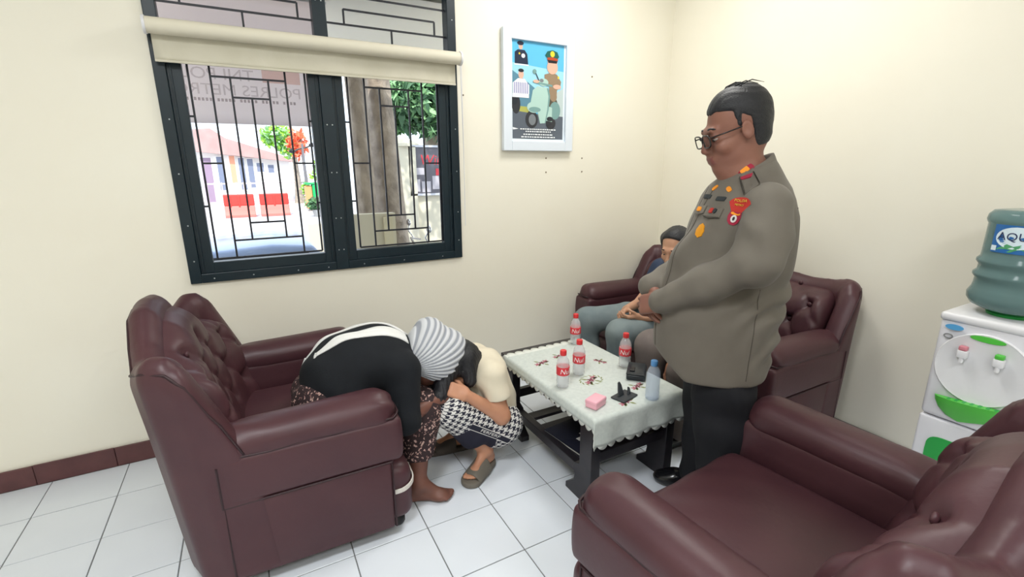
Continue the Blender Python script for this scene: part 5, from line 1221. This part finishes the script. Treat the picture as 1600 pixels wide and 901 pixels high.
no = nt.nodes.new('ShaderNodeTexNoise'); no.inputs['Scale'].default_value = 30; mxv = nt.nodes.new('ShaderNodeMixRGB'); mxv.inputs[0].default_value = 0.06
nt.links.new(tc0.outputs['Object'], no.inputs['Vector']); nt.links.new(tc0.outputs['Object'], mxv.inputs[1]); nt.links.new(no.outputs['Color'], mxv.inputs[2]); nt.links.new(mxv.outputs[0], vo.inputs['Vector']); nt.links.new(vo.outputs['Distance'], rp.inputs[0]); nt.links.new(rp.outputs[0], bs.inputs['Base Color'])

WB = np.array([0.30, 2.05, 0.0])
def wp(x, y, z): return np.array([x, y, z])-WB
wo = thing('person', 'woman in black top and white pleated headscarf bending forward from the left armchair', 'person', tuple(WB))
WH = Head(wp(0.675, 2.0, 0.605), (0.45, -0.05, -0.89), (0.89, 0, 0.45), 1.0)
n_sh, n_el, n_wr = wp(0.50, 1.885, 0.63), wp(0.468, 1.83, 0.43), wp(0.650, 1.895, 0.452)
f_sh, f_el, f_wr = wp(0.46, 2.22, 0.64), wp(0.60, 2.28, 0.46), wp(0.735, 2.15, 0.475)
n_hip, n_kn, n_an = wp(0.20, 1.97, 0.51), wp(0.575, 1.94, 0.40), wp(0.52, 1.845, 0.085)
f_hip, f_kn, f_an = wp(0.20, 2.17, 0.51), wp(0.585, 2.18, 0.41), wp(0.52, 2.17, 0.085)
wsk = WH.prims()+[('c', WH.p(-0.02, 0, -0.06), wp(0.50, 2.03, 0.655), 0.052, 0.06, 0.03), ('c', wp(0.25, 2.07, 0.54), wp(0.42, 2.04, 0.64), 0.12, 0.12, 0.06)]
wsk += limb((wp(0.44, 1.96, 0.64), 0.06), (n_sh, 0.05), (n_el, 0.038), (n_wr, 0.027))+limb((wp(0.44, 2.14, 0.64), 0.06), (f_sh, 0.05), (f_el, 0.038), (f_wr, 0.027))
wsk += limb((n_hip, 0.09), (n_kn, 0.06), (n_an, 0.036))+limb((f_hip, 0.09), (f_kn, 0.06), (f_an, 0.036))
for an_, toe, big in ((n_an, wp(0.665, 1.775, 0.012), 1), (f_an, wp(0.66, 2.145, 0.012), -1)):
    q, d, sdv, a0, L_ = foot(an_, toe, 0.95); wsk += q+toes(d, sdv, a0, L_, 0.95, big)
wsk += hand(n_wr, (0.9, 0.35, 0.15), (0.1, 0.3, -0.9), (0.2, 0.6, 0.5), 0.92, (0.25, 0.4, 0.3))+hand(f_wr, (0.85, -0.4, 0.1), (0.1, -0.2, -0.9), (0.2, -0.6, 0.5), 0.92, (0.25, 0.4, 0.3))
body('body', wsk, 0.0055, [sk_wom, m_lip], wo, 1, lambda c: WH.lips(c).astype(int), lambda P, d: np.maximum(d, f32(0.0)-P[2]))
WH.extras(wo, hairmat=m_hair)
V, Q = sdf_VF(hair_fn(WH, 0.010, [(0.80, -0.60, 0.012)], 60), WH.c-0.16, WH.c+0.16, 0.006, 1); link('hair', np_mesh('hair', V, Q, m_hair), wo)
# black top
tp = [('e', wp(0.270, 2.06, 0.525), (0.162, 0.220, 0.190), None, 0), ('c', wp(0.26, 2.065, 0.60), wp(0.44, 2.045, 0.655), 0.14, 0.135, 0.08), ('c', wp(0.485, 1.905, 0.635), wp(0.455, 2.20, 0.65), 0.078, 0.078, 0.07), ('e', wp(0.36, 2.05, 0.66), (0.17, 0.17, 0.125), None, 0.06), ('c', wp(0.50, 2.03, 0.665), wp(0.57, 2.02, 0.645), 0.075, 0.065, 0.04)]
tsl = limb((n_sh, 0.072), (n_el+wp(0.31, 2.05, 0.0), 0.062), (n_el*0.92+n_wr*0.08, 0.056), k=0.03)+limb((f_sh, 0.072), (f_el, 0.060), (f_el*0.72+f_wr*0.28, 0.054), k=0.03)
ft, fs = prims_fn(tp), prims_fn(tsl)
def wfn(P):
    d = smin(ft(P)-folds(P, 24, 0.006, (1.0, 0.3, 0.4)), fs(P)-folds(P, 40, 0.005, (0.3, 0.4, 1.0)), 0.03)
    return smax(d, f32(wp(0.10, 0, 0)[0])+0.55*(P[2]-f32(0.50))-P[0]-0.0, 0.03) if False else d
lo, hi = prim_bounds(tp+tsl)
to, TV, TQ = soft('black_top', wfn, lo, hi, 0.006, m_blackk, wo, 1); WT = bvh(TV, TQ)
# skirt
sp = limb((n_hip, 0.100), (n_kn, 0.088), (wp(0.545, 1.90, 0.22), 0.075), k=0.07)+limb((f_hip, 0.100), (f_kn, 0.088), (wp(0.555, 2.17, 0.22), 0.075), k=0.07)+[('e', wp(0.185, 2.07, 0.515), (0.128, 0.185, 0.105), None, 0.05), ('c', wp(0.57, 1.98, 0.40), wp(0.57, 2.14, 0.40), 0.07, 0.07, 0.08), ('c', wp(0.55, 1.98, 0.25), wp(0.56, 2.12, 0.25), 0.06, 0.06, 0.08)]
fsk = prims_fn(sp)
lo, hi = prim_bounds(sp)
soft('floral_skirt', lambda P: smax(fsk(P)-folds(P, 34, 0.007, (0.6, 0.9, 0.2)), f32(0.185)-P[2], 0.01), lo, hi, 0.007, m_floral, wo, 1)
# headscarf: crown and bun wrapped in pleats that run from the knot at the nape
KN = wp(0.545, 1.985, 0.625)
hp = [('e', wp(0.685, 1.995, 0.615), (0.135, 0.110, 0.112), axes((0.75, 0, -0.66), (0.66, 0, 0.75)), 0), ('e', wp(0.660, 2.01, 0.722), (0.080, 0.080, 0.085), None, 0.05), ('e', wp(0.745, 1.995, 0.655), (0.085, 0.090, 0.085), None, 0.04), ('e', wp(0.625, 2.0, 0.655), (0.085, 0.09, 0.09), None, 0.04), ('c', KN, wp(0.63, 2.0, 0.63), 0.055, 0.10, 0.03)]
fh = prims_fn(hp); ax_ = axes(wp(0.74, 1.995, 0.64)-KN, (0, 0, 1))
def pleat(P):
    X = [P[i]-f32(KN[i]) for i in range(3)]; y = sum(f32(ax_[1][i])*X[i] for i in range(3)); z = sum(f32(ax_[2][i])*X[i] for i in range(3)); x = sum(f32(ax_[0][i])*X[i] for i in range(3))
    el_ = np.arctan2(z+0.02, np.maximum(x+0.03, 0.02))                # fan of pleats seen from the side
    return el_*52+2.4*np.sin(x*14)+5*np.abs(y)
fnH = lambda P: smax(fh(P)-0.0026*np.sin(pleat(P)), -s_ell(P, WH.p(0.075, 0, -0.03), (0.055, 0.06, 0.085), WH.R), 0.01)
lo, hi = prim_bounds(hp)
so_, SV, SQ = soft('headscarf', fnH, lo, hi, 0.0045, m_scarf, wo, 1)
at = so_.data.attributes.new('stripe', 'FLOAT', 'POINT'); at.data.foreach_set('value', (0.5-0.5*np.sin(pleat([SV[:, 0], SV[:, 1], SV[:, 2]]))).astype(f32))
kn_ = MB()
for k in range(3): kn_.ell(tuple(KN+A(0.004*k, -0.03+0.03*k, 0.03-0.01*k)), (0.026, 0.024, 0.022), 12)
body('knot', [('e', KN+A(0.0, -0.02, 0.03), (0.03, 0.028, 0.024), None, 0), ('e', KN+A(0.005, 0.03, 0.04), (0.03, 0.03, 0.026), None, 0.01)], 0.006, m_tail, so_, 1)
def tailstrip(path, widths, tree, off=0.006):
    # strip laid over the back: path points (world x,y), cast down onto the top
    mbt = MB(); n = 60; P = np.array(path); tt = np.linspace(0, len(P)-1, n); c = np.array([[np.interp(t, range(len(P)), P[:, i]) for i in (0, 1)] for t in tt]); w = np.interp(tt, range(len(P)), widths)
    rows = []; zl = None
    for i in range(n):
        d = c[min(i+1, n-1)]-c[max(i-1, 0)]; d = d/np.linalg.norm(d); s = np.array([-d[1], d[0]]); row = []
        for j in range(9):
            q = c[i]+s*w[i]*(j/8-0.5); h = tree.ray_cast(Vector((q[0]-WB[0], q[1]-WB[1], 1.2)), Vector((0, 0, -1)))
            z = h[0].z if h[0] is not None else None; row.append([q[0]-WB[0], q[1]-WB[1], z])
        zs = [r[2] for r in row if r[2] is not None]; base = max(zs) if zs else zl
        for j, r in enumerate(row):
            if r[2] is None or r[2] < base-0.05: r[2] = base-0.012*abs(j-4)*0.5
            r[2] += off+0.003*math.sin(j*2.2+i*0.12)
        zl = base; rows.append(row)
    V = [tuple(r) for row in rows for r in row]; F = [(i*9+j, i*9+j+1, (i+1)*9+j+1, (i+1)*9+j) for i in range(n-1) for j in range(8)]
    mbt.add(V, F); o = mbt.build('scarf_tail', m_tail, wo, smooth='all'); md = o.modifiers.new('thick', 'SOLIDIFY'); md.thickness = 0.006; md.offset = -1
    end = rows[-1]; fr_ = MB()
    for j in (0, 2, 4, 6, 8):
        p = Vector(end[j]); dd = Vector((c[-1][0]-c[-3][0], c[-1][1]-c[-3][1], -0.02)).normalized(); fr_.tube([p, p+dd*0.03+Vector((0, 0, -0.012)), p+dd*0.055+Vector((0.0, 0, -0.045))], [0.004, 0.0035, 0.0015], 5)
    fr_.build('fringe', m_tail, o)
tailstrip([(0.56, 2.03), (0.50, 2.085), (0.42, 2.11), (0.32, 2.115), (0.22, 2.115), (0.135, 2.12)], [0.035, 0.06, 0.065, 0.065, 0.06, 0.03], WT)
tailstrip([(0.55, 1.985), (0.49, 1.985), (0.42, 1.99), (0.34, 1.995), (0.25, 2.01), (0.17, 2.02)], [0.05, 0.055, 0.06, 0.055, 0.045, 0.015], WT)

# ---- girl crouching between armchair and table
m_cream = M('cream_tee_cotton', rgb(226, 216, 194), 0.85, vary=(12, rgb(216, 205, 182), 0.6), bump=(220, 0.2, 0.001), sheen=0.1)
m_hound = M('navy_houndstooth_cloth', rgb(40, 40, 58), 0.85)
nt, bs = nodes_of(m_hound); an = nt.nodes.new('ShaderNodeAttribute'); an.attribute_name = 'pat'; sx = nt.nodes.new('ShaderNodeSeparateXYZ'); nt.links.new(an.outputs['Vector'], sx.inputs[0])
def mth(op, a, b_=None):
    n = nt.nodes.new('ShaderNodeMath'); n.operation = op
    for i, v in enumerate((a, b_)):
        if v is None: continue
        if isinstance(v, (int, float)): n.inputs[i].default_value = v
        else: nt.links.new(v, n.inputs[i])
    return n.outputs[0]
CELL = 0.0037
ci = mth('FLOOR', mth('DIVIDE', mth('ADD', sx.outputs[0], 2.0), CELL)); cj = mth('FLOOR', mth('DIVIDE', mth('ADD', sx.outputs[1], 2.0), CELL))
wa_ = mth('LESS_THAN', mth('MODULO', ci, 8), 3.5); we = mth('LESS_THAN', mth('MODULO', cj, 8), 3.5); tw = mth('LESS_THAN', mth('MODULO', mth('ADD', ci, cj), 4), 1.5)
val = mth('ADD', mth('MULTIPLY', wa_, tw), mth('MULTIPLY', we, mth('SUBTRACT', 1.0, tw)))
mr = nt.nodes.new('ShaderNodeMixRGB'); mr.inputs[1].default_value = rgb(34, 34, 52); mr.inputs[2].default_value = rgb(222, 220, 216); nt.links.new(val, mr.inputs[0]); nt.links.new(mr.outputs[0], bs.inputs['Base Color'])
m_navy = M('navy_lining', rgb(34, 34, 50), 0.9)
m_slide = M('olive_grey_rubber', rgb(112, 106, 96), 0.7, bump=(90, 0.2, 0.001)); m_slide_d = M('dark_brown_rubber', rgb(84, 76, 70), 0.7)
GBs = np.array([0.92, 2.0, 0.0])
def gp(x, y, z): return np.array([x, y, z])-GBs
go = thing('person', 'girl in cream tee and houndstooth trousers squatting with bowed head beside the table', 'person', tuple(GBs))
GH = Head(gp(0.805, 1.99, 0.555), (-0.62, -0.05, -0.78), (-0.78, 0, 0.62), 0.93)
gn_sh, gn_el, gn_wr = gp(0.925, 1.885, 0.515), gp(0.945, 1.835, 0.315), gp(0.775, 1.865, 0.455)
gf_sh, gf_el, gf_wr = gp(0.945, 2.135, 0.52), gp(0.93, 2.19, 0.32), gp(0.755, 2.08, 0.46)
gn_hip, gn_kn, gn_an = gp(0.975, 1.93, 0.215), gp(0.715, 1.905, 0.375), gp(0.895, 1.915, 0.10)
gf_hip, gf_kn, gf_an = gp(0.975, 2.09, 0.215), gp(0.70, 2.10, 0.40), gp(0.86, 2.14, 0.10)
gs = GH.prims()+[('c', GH.p(-0.02, 0, -0.06), gp(0.92, 2.01, 0.535), 0.045, 0.05, 0.03), ('c', gp(0.95, 2.01, 0.48), gp(1.0, 2.01, 0.27), 0.09, 0.11, 0.06)]
gs += limb((gp(0.93, 1.95, 0.51), 0.045), (gn_sh, 0.042), (gn_el, 0.038), (gn_wr, 0.026))+limb((gp(0.94, 2.07, 0.51), 0.045), (gf_sh, 0.042), (gf_el, 0.036), (gf_wr, 0.026))
gs += limb((gn_hip, 0.08), (gn_kn, 0.055), (gn_an, 0.036))+limb((gf_hip, 0.08), (gf_kn, 0.055), (gf_an, 0.036))
near_toe, far_toe = gp(0.755, 1.822, 0.030), gp(0.675, 2.175, 0.030)
for an_, toe, big in ((gn_an, near_toe, -1), (gf_an, far_toe, 1)):
    q, d, sdv, a0, L_ = foot(an_, toe, 0.88); gs += q+toes(d, sdv, a0, L_, 0.88, big)
gs += hand(gn_wr, (-0.80, 0.30, 0.42), (0.1, 0.75, -0.45), (0.5, 0.2, 0.8), 0.88, (0.25, 0.4, 0.35))+hand(gf_wr, (-0.75, -0.45, 0.4), (0.1, -0.75, -0.4), (0.5, -0.2, 0.8), 0.88, (0.25, 0.4, 0.35))
body('body', gs, 0.005, [sk_girl, m_lip], go, 1, lambda c: GH.lips(c).astype(int))
GH.extras(go, hairmat=m_hair)
fhg = hair_fn(GH, 0.016, [(0.77, -0.63, 0.045)], 60, 0.004)
lk = prims_fn(limb((GH.p(0.02, 0.05, 0.07), 0.045), (gp(0.715, 1.945, 0.54), 0.04), (gp(0.662, 1.90, 0.46), 0.032), (gp(0.640, 1.885, 0.37), 0.012), k=0.02)+limb((GH.p(0.04, 0.0, 0.09), 0.04), (gp(0.70, 1.98, 0.50), 0.045), (gp(0.68, 1.97, 0.38), 0.02), k=0.02)+limb((GH.p(-0.06, 0.055, 0.02), 0.035), (gp(0.815, 1.905, 0.50), 0.03), k=0.02))
def fgh(P): return smin(fhg(P), lk(P)-0.003*np.sin(P[0]*300+P[1]*160+8*np.sin(P[2]*20)), 0.02)
soft('hair', fgh, gp(0.6, 1.8, 0.3), gp(1.02, 2.2, 0.76), 0.005, m_hair, go, 1)
# tee
tp = [('c', gp(0.935, 2.01, 0.475), gp(0.980, 2.01, 0.30), 0.118, 0.130, 0), ('c', gp(0.925, 1.915, 0.505), gp(0.945, 2.11, 0.51), 0.068, 0.068, 0.06), ('c', gp(0.905, 2.01, 0.53), gp(0.885, 2.005, 0.55), 0.058, 0.052, 0.03)]
sl = limb((gn_sh, 0.066), (gn_sh*0.42+gn_el*0.58, 0.062), k=0.02)+limb((gf_sh, 0.066), (gf_sh*0.42+gf_el*0.58, 0.062), k=0.02)
ft2, fs2 = prims_fn(tp), prims_fn(sl)
def cutplane(P, a, b_, t, fn):                          # trims a sleeve square at fraction t
    d = nrm(b_-a); o = a+(b_-a)*t; return smax(fn, f32(d[0])*(P[0]-f32(o[0]))+f32(d[1])*(P[1]-f32(o[1]))+f32(d[2])*(P[2]-f32(o[2])), 0.006)
def tfn(P):
    s_ = cutplane(P, gn_sh, gn_el, 0.58, prims_fn(sl[:1])(P)); s2 = cutplane(P, gf_sh, gf_el, 0.58, prims_fn(sl[1:])(P))
    d = smin(ft2(P)-folds(P, 40, 0.005, (0.4, 0.6, 1.0)), smin(s_, s2, 0.005)-folds(P, 50, 0.003), 0.025)
    return smax(d, f32(0.255)+0.35*(P[0]-f32(0.1))-P[2], 0.01)
lo, hi = prim_bounds(tp+sl); soft('cream_tee', tfn, lo, hi, 0.0055, m_cream, go, 1)
# trousers
n_cuff, f_cuff = gn_kn*0.42+gn_an*0.58, gf_kn*0.42+gf_an*0.58
pt = limb((gn_hip, 0.115), (gn_kn, 0.085), k=0.05)+limb((gn_kn, 0.078), (n_cuff, 0.072), k=0.02)+limb((gf_hip, 0.105), (gf_kn, 0.080), k=0.05)+limb((gf_kn, 0.078), (f_cuff, 0.070), k=0.02)+[('e', gp(0.985, 2.01, 0.215), (0.105, 0.165, 0.115), None, 0.06)]
fp = prims_fn(pt)
def pfn(P):
    d = fp(P)-folds(P, 36, 0.005, (0.9, 0.2, 0.7)); return d
lo, hi = prim_bounds(pt)
def pm_(c):                                             # plain navy towards the cuff
    d = nrm(n_cuff-gn_kn); a = (c-gn_kn)@d > 0.075; d2 = nrm(f_cuff-gf_kn); b_ = (c-gf_kn)@d2 > 0.075
    nb = np.linalg.norm(c-n_cuff, axis=1) < 0.125; fb = np.linalg.norm(c-f_cuff, axis=1) < 0.125
    return ((a & nb) | (b_ & fb)).astype(int)
po_, PV, PQ = soft('houndstooth_trousers', pfn, lo, hi, 0.0055, [m_hound, m_navy], go, 1, pm_); GT = bvh(PV, PQ)
attr_uv(po_, PV, [(gn_hip*1.5-gn_kn*0.5, gn_kn, 0.105, (0, -1, 0.3)), (gf_hip*1.5-gf_kn*0.5, gf_kn, 0.105, (0, 1, 0.3)), (gn_kn, n_cuff, 0.070, (0, -1, 0)), (gf_kn, f_cuff, 0.065, (0, 1, 0))])
# lettered band along the near thigh
bu = nrm(gn_hip-gn_kn+A(0.02, 0, -0.03)); bo0 = Vector(tuple(gn_kn*0.42+gn_hip*0.58+A(0.01, -0.25, -0.035))); bv = Vector((-bu[2], 0, bu[0]))
bn_ = bu
def gridpts(w, h, nu, nv): return [((i/nu-0.5)*w, (j/nv-0.5)*h) for i in range(nu+1) for j in range(nv+1)], [(i*(nv+1)+j, (i+1)*(nv+1)+j, (i+1)*(nv+1)+j+1, i*(nv+1)+j+1) for i in range(nu) for j in range(nv)]
P, F = gridpts(0.24, 0.030, 24, 4); bd_ = drape('lettered_band', P, F, bo0, bu, bv, GT, m_navy, po_, 0.0025, d=(0, 1, 0))
m_wp = M('white_cloth_print', rgb(220, 218, 214), 0.8)
for dz in (-0.015, 0.015):
    P, F = gridpts(0.24, 0.003, 24, 1); drape('band_line', [(a, b_+dz) for a, b_ in P], F, bo0, bu, bv, GT, m_wp, bd_, 0.0036, d=(0, 1, 0))
V, F = text_mesh('FERFERF', 0.022); V = [(x*1.5, y) for x, y, _ in V]; drape('lettering', V, F, bo0, bu, bv, GT, m_wp, bd_, 0.0036, 0.002, d=(0, 1, 0))
# slides
for lab_, an_, toe, mm in (('near', gn_an, near_toe, m_slide), ('far', gf_an, far_toe, m_slide_d)):
    q, d, sdv, a0, L_ = foot(an_, toe, 0.88); a0 = np.array([a0[0], a0[1], 0.0])
    sh = thing('slide_sandal', 'olive grey rubber slide sandal on the near foot of the crouching girl' if lab_ == 'near' else 'dark rubber slide sandal on the far foot of the crouching girl', 'sandal', tuple(a0+GBs))
    def out(t):                                         # half width along the sole
        return 0.036+0.014*math.sin(min(max(t, 0), 1)*pi*0.62)
    L0, L1 = -0.058, L_+0.022
    def sole(P):
        x = P[0]*f32(d[0])+P[1]*f32(d[1]); y = P[0]*f32(sdv[0])+P[1]*f32(sdv[1]); t = np.clip((x-f32(L0))/f32(L1-L0), 0, 1); w = 0.036+0.015*np.sin(t*2.0)
        xe = np.maximum(np.maximum(f32(L0+0.04)-x, x-f32(L1-0.05)), 0); r = np.sqrt((y/w)**2+(xe/0.048)**2)*w-w
        r = smax(r, np.abs(P[2]-f32(0.013))-f32(0.013), 0.006); return r
    def strap(P):
        x = P[0]*f32(d[0])+P[1]*f32(d[1]); y = P[0]*f32(sdv[0])+P[1]*f32(sdv[1]); c = f32(L_*0.52)
        top = 0.070-0.30*(x-c); sh_ = np.sqrt((y/0.052)**2+(np.maximum(P[2]-0.012, 0)/np.maximum(top-0.012, 0.01))**2)
        dd = np.abs(sh_-0.93)*0.045-0.0045
        dd = smax(dd, np.abs(x-c)-f32(0.050)-0.010*np.sin(P[2]*30), 0.008); return smax(dd, f32(0.012)-P[2], 0.004)
    soft('sole', sole, (-0.2, -0.2, -0.02), (0.2, 0.2, 0.06), 0.0045, mm, sh, 1) if False else None
    o_, _, _ = soft('sole', sole, A(-0.28, -0.28, -0.02), A(0.28, 0.28, 0.06), 0.005, mm, sh, 1)
    o_, _, _ = soft('strap', strap, A(-0.28, -0.28, 0.0), A(0.28, 0.28, 0.13), 0.0045, mm, sh, 1)

# ---- girl on the sofa
m_jean = M('grey_blue_denim', rgb(128, 140, 142), 0.85, vary=(10, rgb(108, 122, 128), 0.8), bump=(240, 0.3, 0.001)); m_navytee = M('navy_tee_cotton', rgb(44, 58, 84), 0.85, vary=(12, rgb(38, 50, 74), 0.7))
SB = np.array([2.32, 2.12, 0.0])
def sp_(x, y, z): return np.array([x, y, z])-SB
sg = thing('person', 'girl in navy tee and grey jeans seated at the far end of the sofa', 'person', tuple(SB))
SH = Head(sp_(2.205, 1.990, 1.005), (-0.88, -0.22, -0.36), (0, 0, 1), 0.98)
s1h, s1k, s1a = sp_(2.42, 2.20, 0.515), sp_(1.905, 2.425, 0.475), sp_(1.93, 2.41, 0.08); s2h, s2k, s2a = sp_(2.42, 2.04, 0.515), sp_(1.90, 2.09, 0.485), sp_(1.90, 2.10, 0.08)
sr_sh, sr_el, sr_wr = sp_(2.33, 2.215, 0.83), sp_(2.20, 2.235, 0.61), sp_(2.03, 2.19, 0.595); sl_sh, sl_el, sl_wr = sp_(2.31, 1.90, 0.83), sp_(2.19, 1.92, 0.60), sp_(2.02, 2.06, 0.575)
ss = SH.prims()+[('c', SH.p(-0.02, 0, -0.06), sp_(2.31, 2.05, 0.85), 0.045, 0.05, 0.03), ('c', sp_(2.33, 2.06, 0.80), sp_(2.42, 2.11, 0.55), 0.10, 0.11, 0.05)]
ss += limb((sp_(2.32, 2.14, 0.82), 0.045), (sr_sh, 0.044), (sr_el, 0.034), (sr_wr, 0.024))+limb((sp_(2.31, 1.98, 0.82), 0.045), (sl_sh, 0.044), (sl_el, 0.034), (sl_wr, 0.024))
ss += limb((s1h, 0.08), (s1k, 0.052), (s1a, 0.034))+limb((s2h, 0.08), (s2k, 0.052), (s2a, 0.034))
ss += hand(sr_wr, (-0.80, -0.35, -0.12), (0.0, -0.6, -0.7), (0.1, -0.3, 0.8), 0.88, (0.45, 0.6, 0.5))+hand(sl_wr, (-0.80, 0.35, -0.02), (0.1, 0.55, 0.6), (0.0, -0.4, 0.8), 0.88, (0.4, 0.5, 0.4))
body('body', ss, 0.0055, [sk_g2, m_lip], sg, 1, lambda c: SH.lips(c).astype(int)); SH.extras(sg, hairmat=m_hair)
fsh = hair_fn(SH, 0.010, [(0.80, -0.60, -0.012)], 60, 0.003); lk2 = prims_fn(limb((SH.p(-0.06, 0.0, 0.0), 0.055), (SH.p(-0.09, 0, -0.10), 0.05), (SH.p(-0.09, 0, -0.22), 0.035), k=0.02)+limb((SH.p(-0.02, 0.070, 0.05), 0.03), (SH.p(-0.035, 0.080, -0.05), 0.03), (SH.p(-0.05, 0.075, -0.15), 0.022), k=0.03)+limb((SH.p(-0.02, -0.070, 0.05), 0.03), (SH.p(-0.035, -0.080, -0.05), 0.03), (SH.p(-0.05, -0.075, -0.15), 0.022), k=0.03))
soft('hair', lambda P: smin(fsh(P), lk2(P), 0.03), SH.c-0.3, SH.c+0.2, 0.006, m_hair, sg, 1)
tp = [('c', sp_(2.325, 2.06, 0.80), sp_(2.42, 2.11, 0.56), 0.118, 0.130, 0), ('c', sp_(2.32, 2.19, 0.82), sp_(2.305, 1.92, 0.82), 0.066, 0.066, 0.06)]+limb((sr_sh, 0.062), (sr_sh*0.4+sr_el*0.6, 0.055), k=0.02)+limb((sl_sh, 0.062), (sl_sh*0.4+sl_el*0.6, 0.055), k=0.02)
body('navy_tee', tp, 0.007, m_navytee, sg, 1, None, lambda P, d: d-folds(P, 34, 0.004))
tp = limb((s1h, 0.105), (s1k, 0.082), (s1a+A(0, 0, 0.04), 0.062), k=0.04)+limb((s2h, 0.105), (s2k, 0.082), (s2a+A(0, 0, 0.04), 0.062), k=0.04)
body('jeans', tp, 0.007, m_jean, sg, 1, None, lambda P, d: np.maximum(d-folds(P, 36, 0.006, (0.8, 0.3, 0.9)), f32(0.07)-P[2]))
for an_, dy in ((s1a, 0.02), (s2a, -0.02)):
    sp2 = [('c', an_+A(0.03, 0, -0.04), an_+A(-0.12, dy, -0.045), 0.036, 0.034, 0), ('c', an_, an_+A(0, 0, -0.03), 0.038, 0.038, 0.02)]
    body('shoe', sp2, 0.006, m_shoe, sg, 1, None, lambda P, d: np.maximum(d, f32(0.001)-P[2]))
# ---- second person on the sofa, mostly behind the officer
m_taupe = M('taupe_grey_trouser_cloth', rgb(122, 112, 108), 0.85, vary=(8, rgb(106, 97, 95), 0.8)); m_den = M('mid_blue_denim_shirt', rgb(92, 128, 160), 0.85, vary=(14, rgb(80, 112, 144), 0.8))
PB3 = np.array([2.30, 1.64, 0.0])
def q3(x, y, z): return np.array([x, y, z])-PB3
p3 = thing('person', 'person in taupe trousers and blue short sleeves seated behind the standing man', 'person', tuple(PB3))
H3 = Head(q3(2.235, 1.60, 0.985), (-0.85, 0.1, -0.45), (0, 0, 1), 0.98)
a1h, a1k, a1a = q3(2.42, 1.76, 0.515), q3(1.875, 1.80, 0.505), q3(1.86, 1.80, 0.08); a2h, a2k, a2a = q3(2.42, 1.58, 0.515), q3(1.885, 1.565, 0.435), q3(1.90, 1.58, 0.08)
b1s, b1e, b1w = q3(2.33, 1.80, 0.83), q3(1.99, 1.71, 0.545), q3(1.875, 1.645, 0.455); b2s, b2e, b2w = q3(2.33, 1.50, 0.83), q3(2.10, 1.50, 0.58), q3(1.96, 1.55, 0.54)
s3 = H3.prims()+[('c', H3.p(-0.02, 0, -0.06), q3(2.33, 1.62, 0.86), 0.048, 0.052, 0.03), ('c', q3(2.35, 1.63, 0.80), q3(2.43, 1.66, 0.55), 0.11, 0.12, 0.05)]
s3 += limb((q3(2.34, 1.71, 0.82), 0.05), (b1s, 0.048), (b1e, 0.038), (b1w, 0.027))+limb((q3(2.34, 1.54, 0.82), 0.05), (b2s, 0.048), (b2e, 0.036), (b2w, 0.026))+limb((a1h, 0.08), (a1k, 0.055), (a1a, 0.036))+limb((a2h, 0.08), (a2k, 0.055), (a2a, 0.036))
s3 += hand(b1w, (-0.4, -0.5, -0.6), (0.5, 0.2, -0.5), (-0.3, 0.3, 0.5), 0.92)+hand(b2w, (-0.6, 0.4, -0.4), (0.2, 0.1, -0.8), (0, -0.5, 0.5), 0.92)
body('body', s3, 0.006, [sk_p3, m_lip], p3, 1, lambda c: H3.lips(c).astype(int)); H3.extras(p3, hairmat=m_hair)
V, Q = sdf_VF(hair_fn(H3, 0.010, [(0.80, -0.60, 0.01)], 60), H3.c-0.16, H3.c+0.16, 0.006, 1); link('hair', np_mesh('hair', V, Q, m_hair), p3)
tp = [('c', q3(2.34, 1.63, 0.80), q3(2.43, 1.66, 0.56), 0.128, 0.140, 0), ('c', q3(2.33, 1.77, 0.82), q3(2.33, 1.49, 0.82), 0.07, 0.07, 0.06)]+limb((b1s, 0.068), (b1s*0.12+b1e*0.88, 0.058), k=0.02)+limb((b2s, 0.068), (b2s*0.35+b2e*0.65, 0.058), k=0.02)
body('denim_shirt', tp, 0.007, m_den, p3, 1, None, lambda P, d: d-folds(P, 34, 0.004))
tp = limb((a1h, 0.108), (a1k, 0.088), (a1a+A(0, 0, 0.02), 0.072), k=0.04)+limb((a2h, 0.108), (a2k, 0.088), (a2a+A(0, 0, 0.02), 0.072), k=0.04)
body('taupe_trousers', tp, 0.007, m_taupe, p3, 1, None, lambda P, d: np.maximum(d-folds(P, 34, 0.006, (0.7, 0.5, 0.8)), f32(0.06)-P[2]))
for an_ in (a1a, a2a):
    sp2 = [('c', an_+A(0.03, 0, -0.04), an_+A(-0.14, 0.0, -0.045), 0.038, 0.036, 0), ('c', an_, an_+A(0, 0, -0.03), 0.04, 0.04, 0.02)]
    body('shoe', sp2, 0.006, m_shoe, p3, 1, None, lambda P, d: np.maximum(d, f32(0.001)-P[2]))
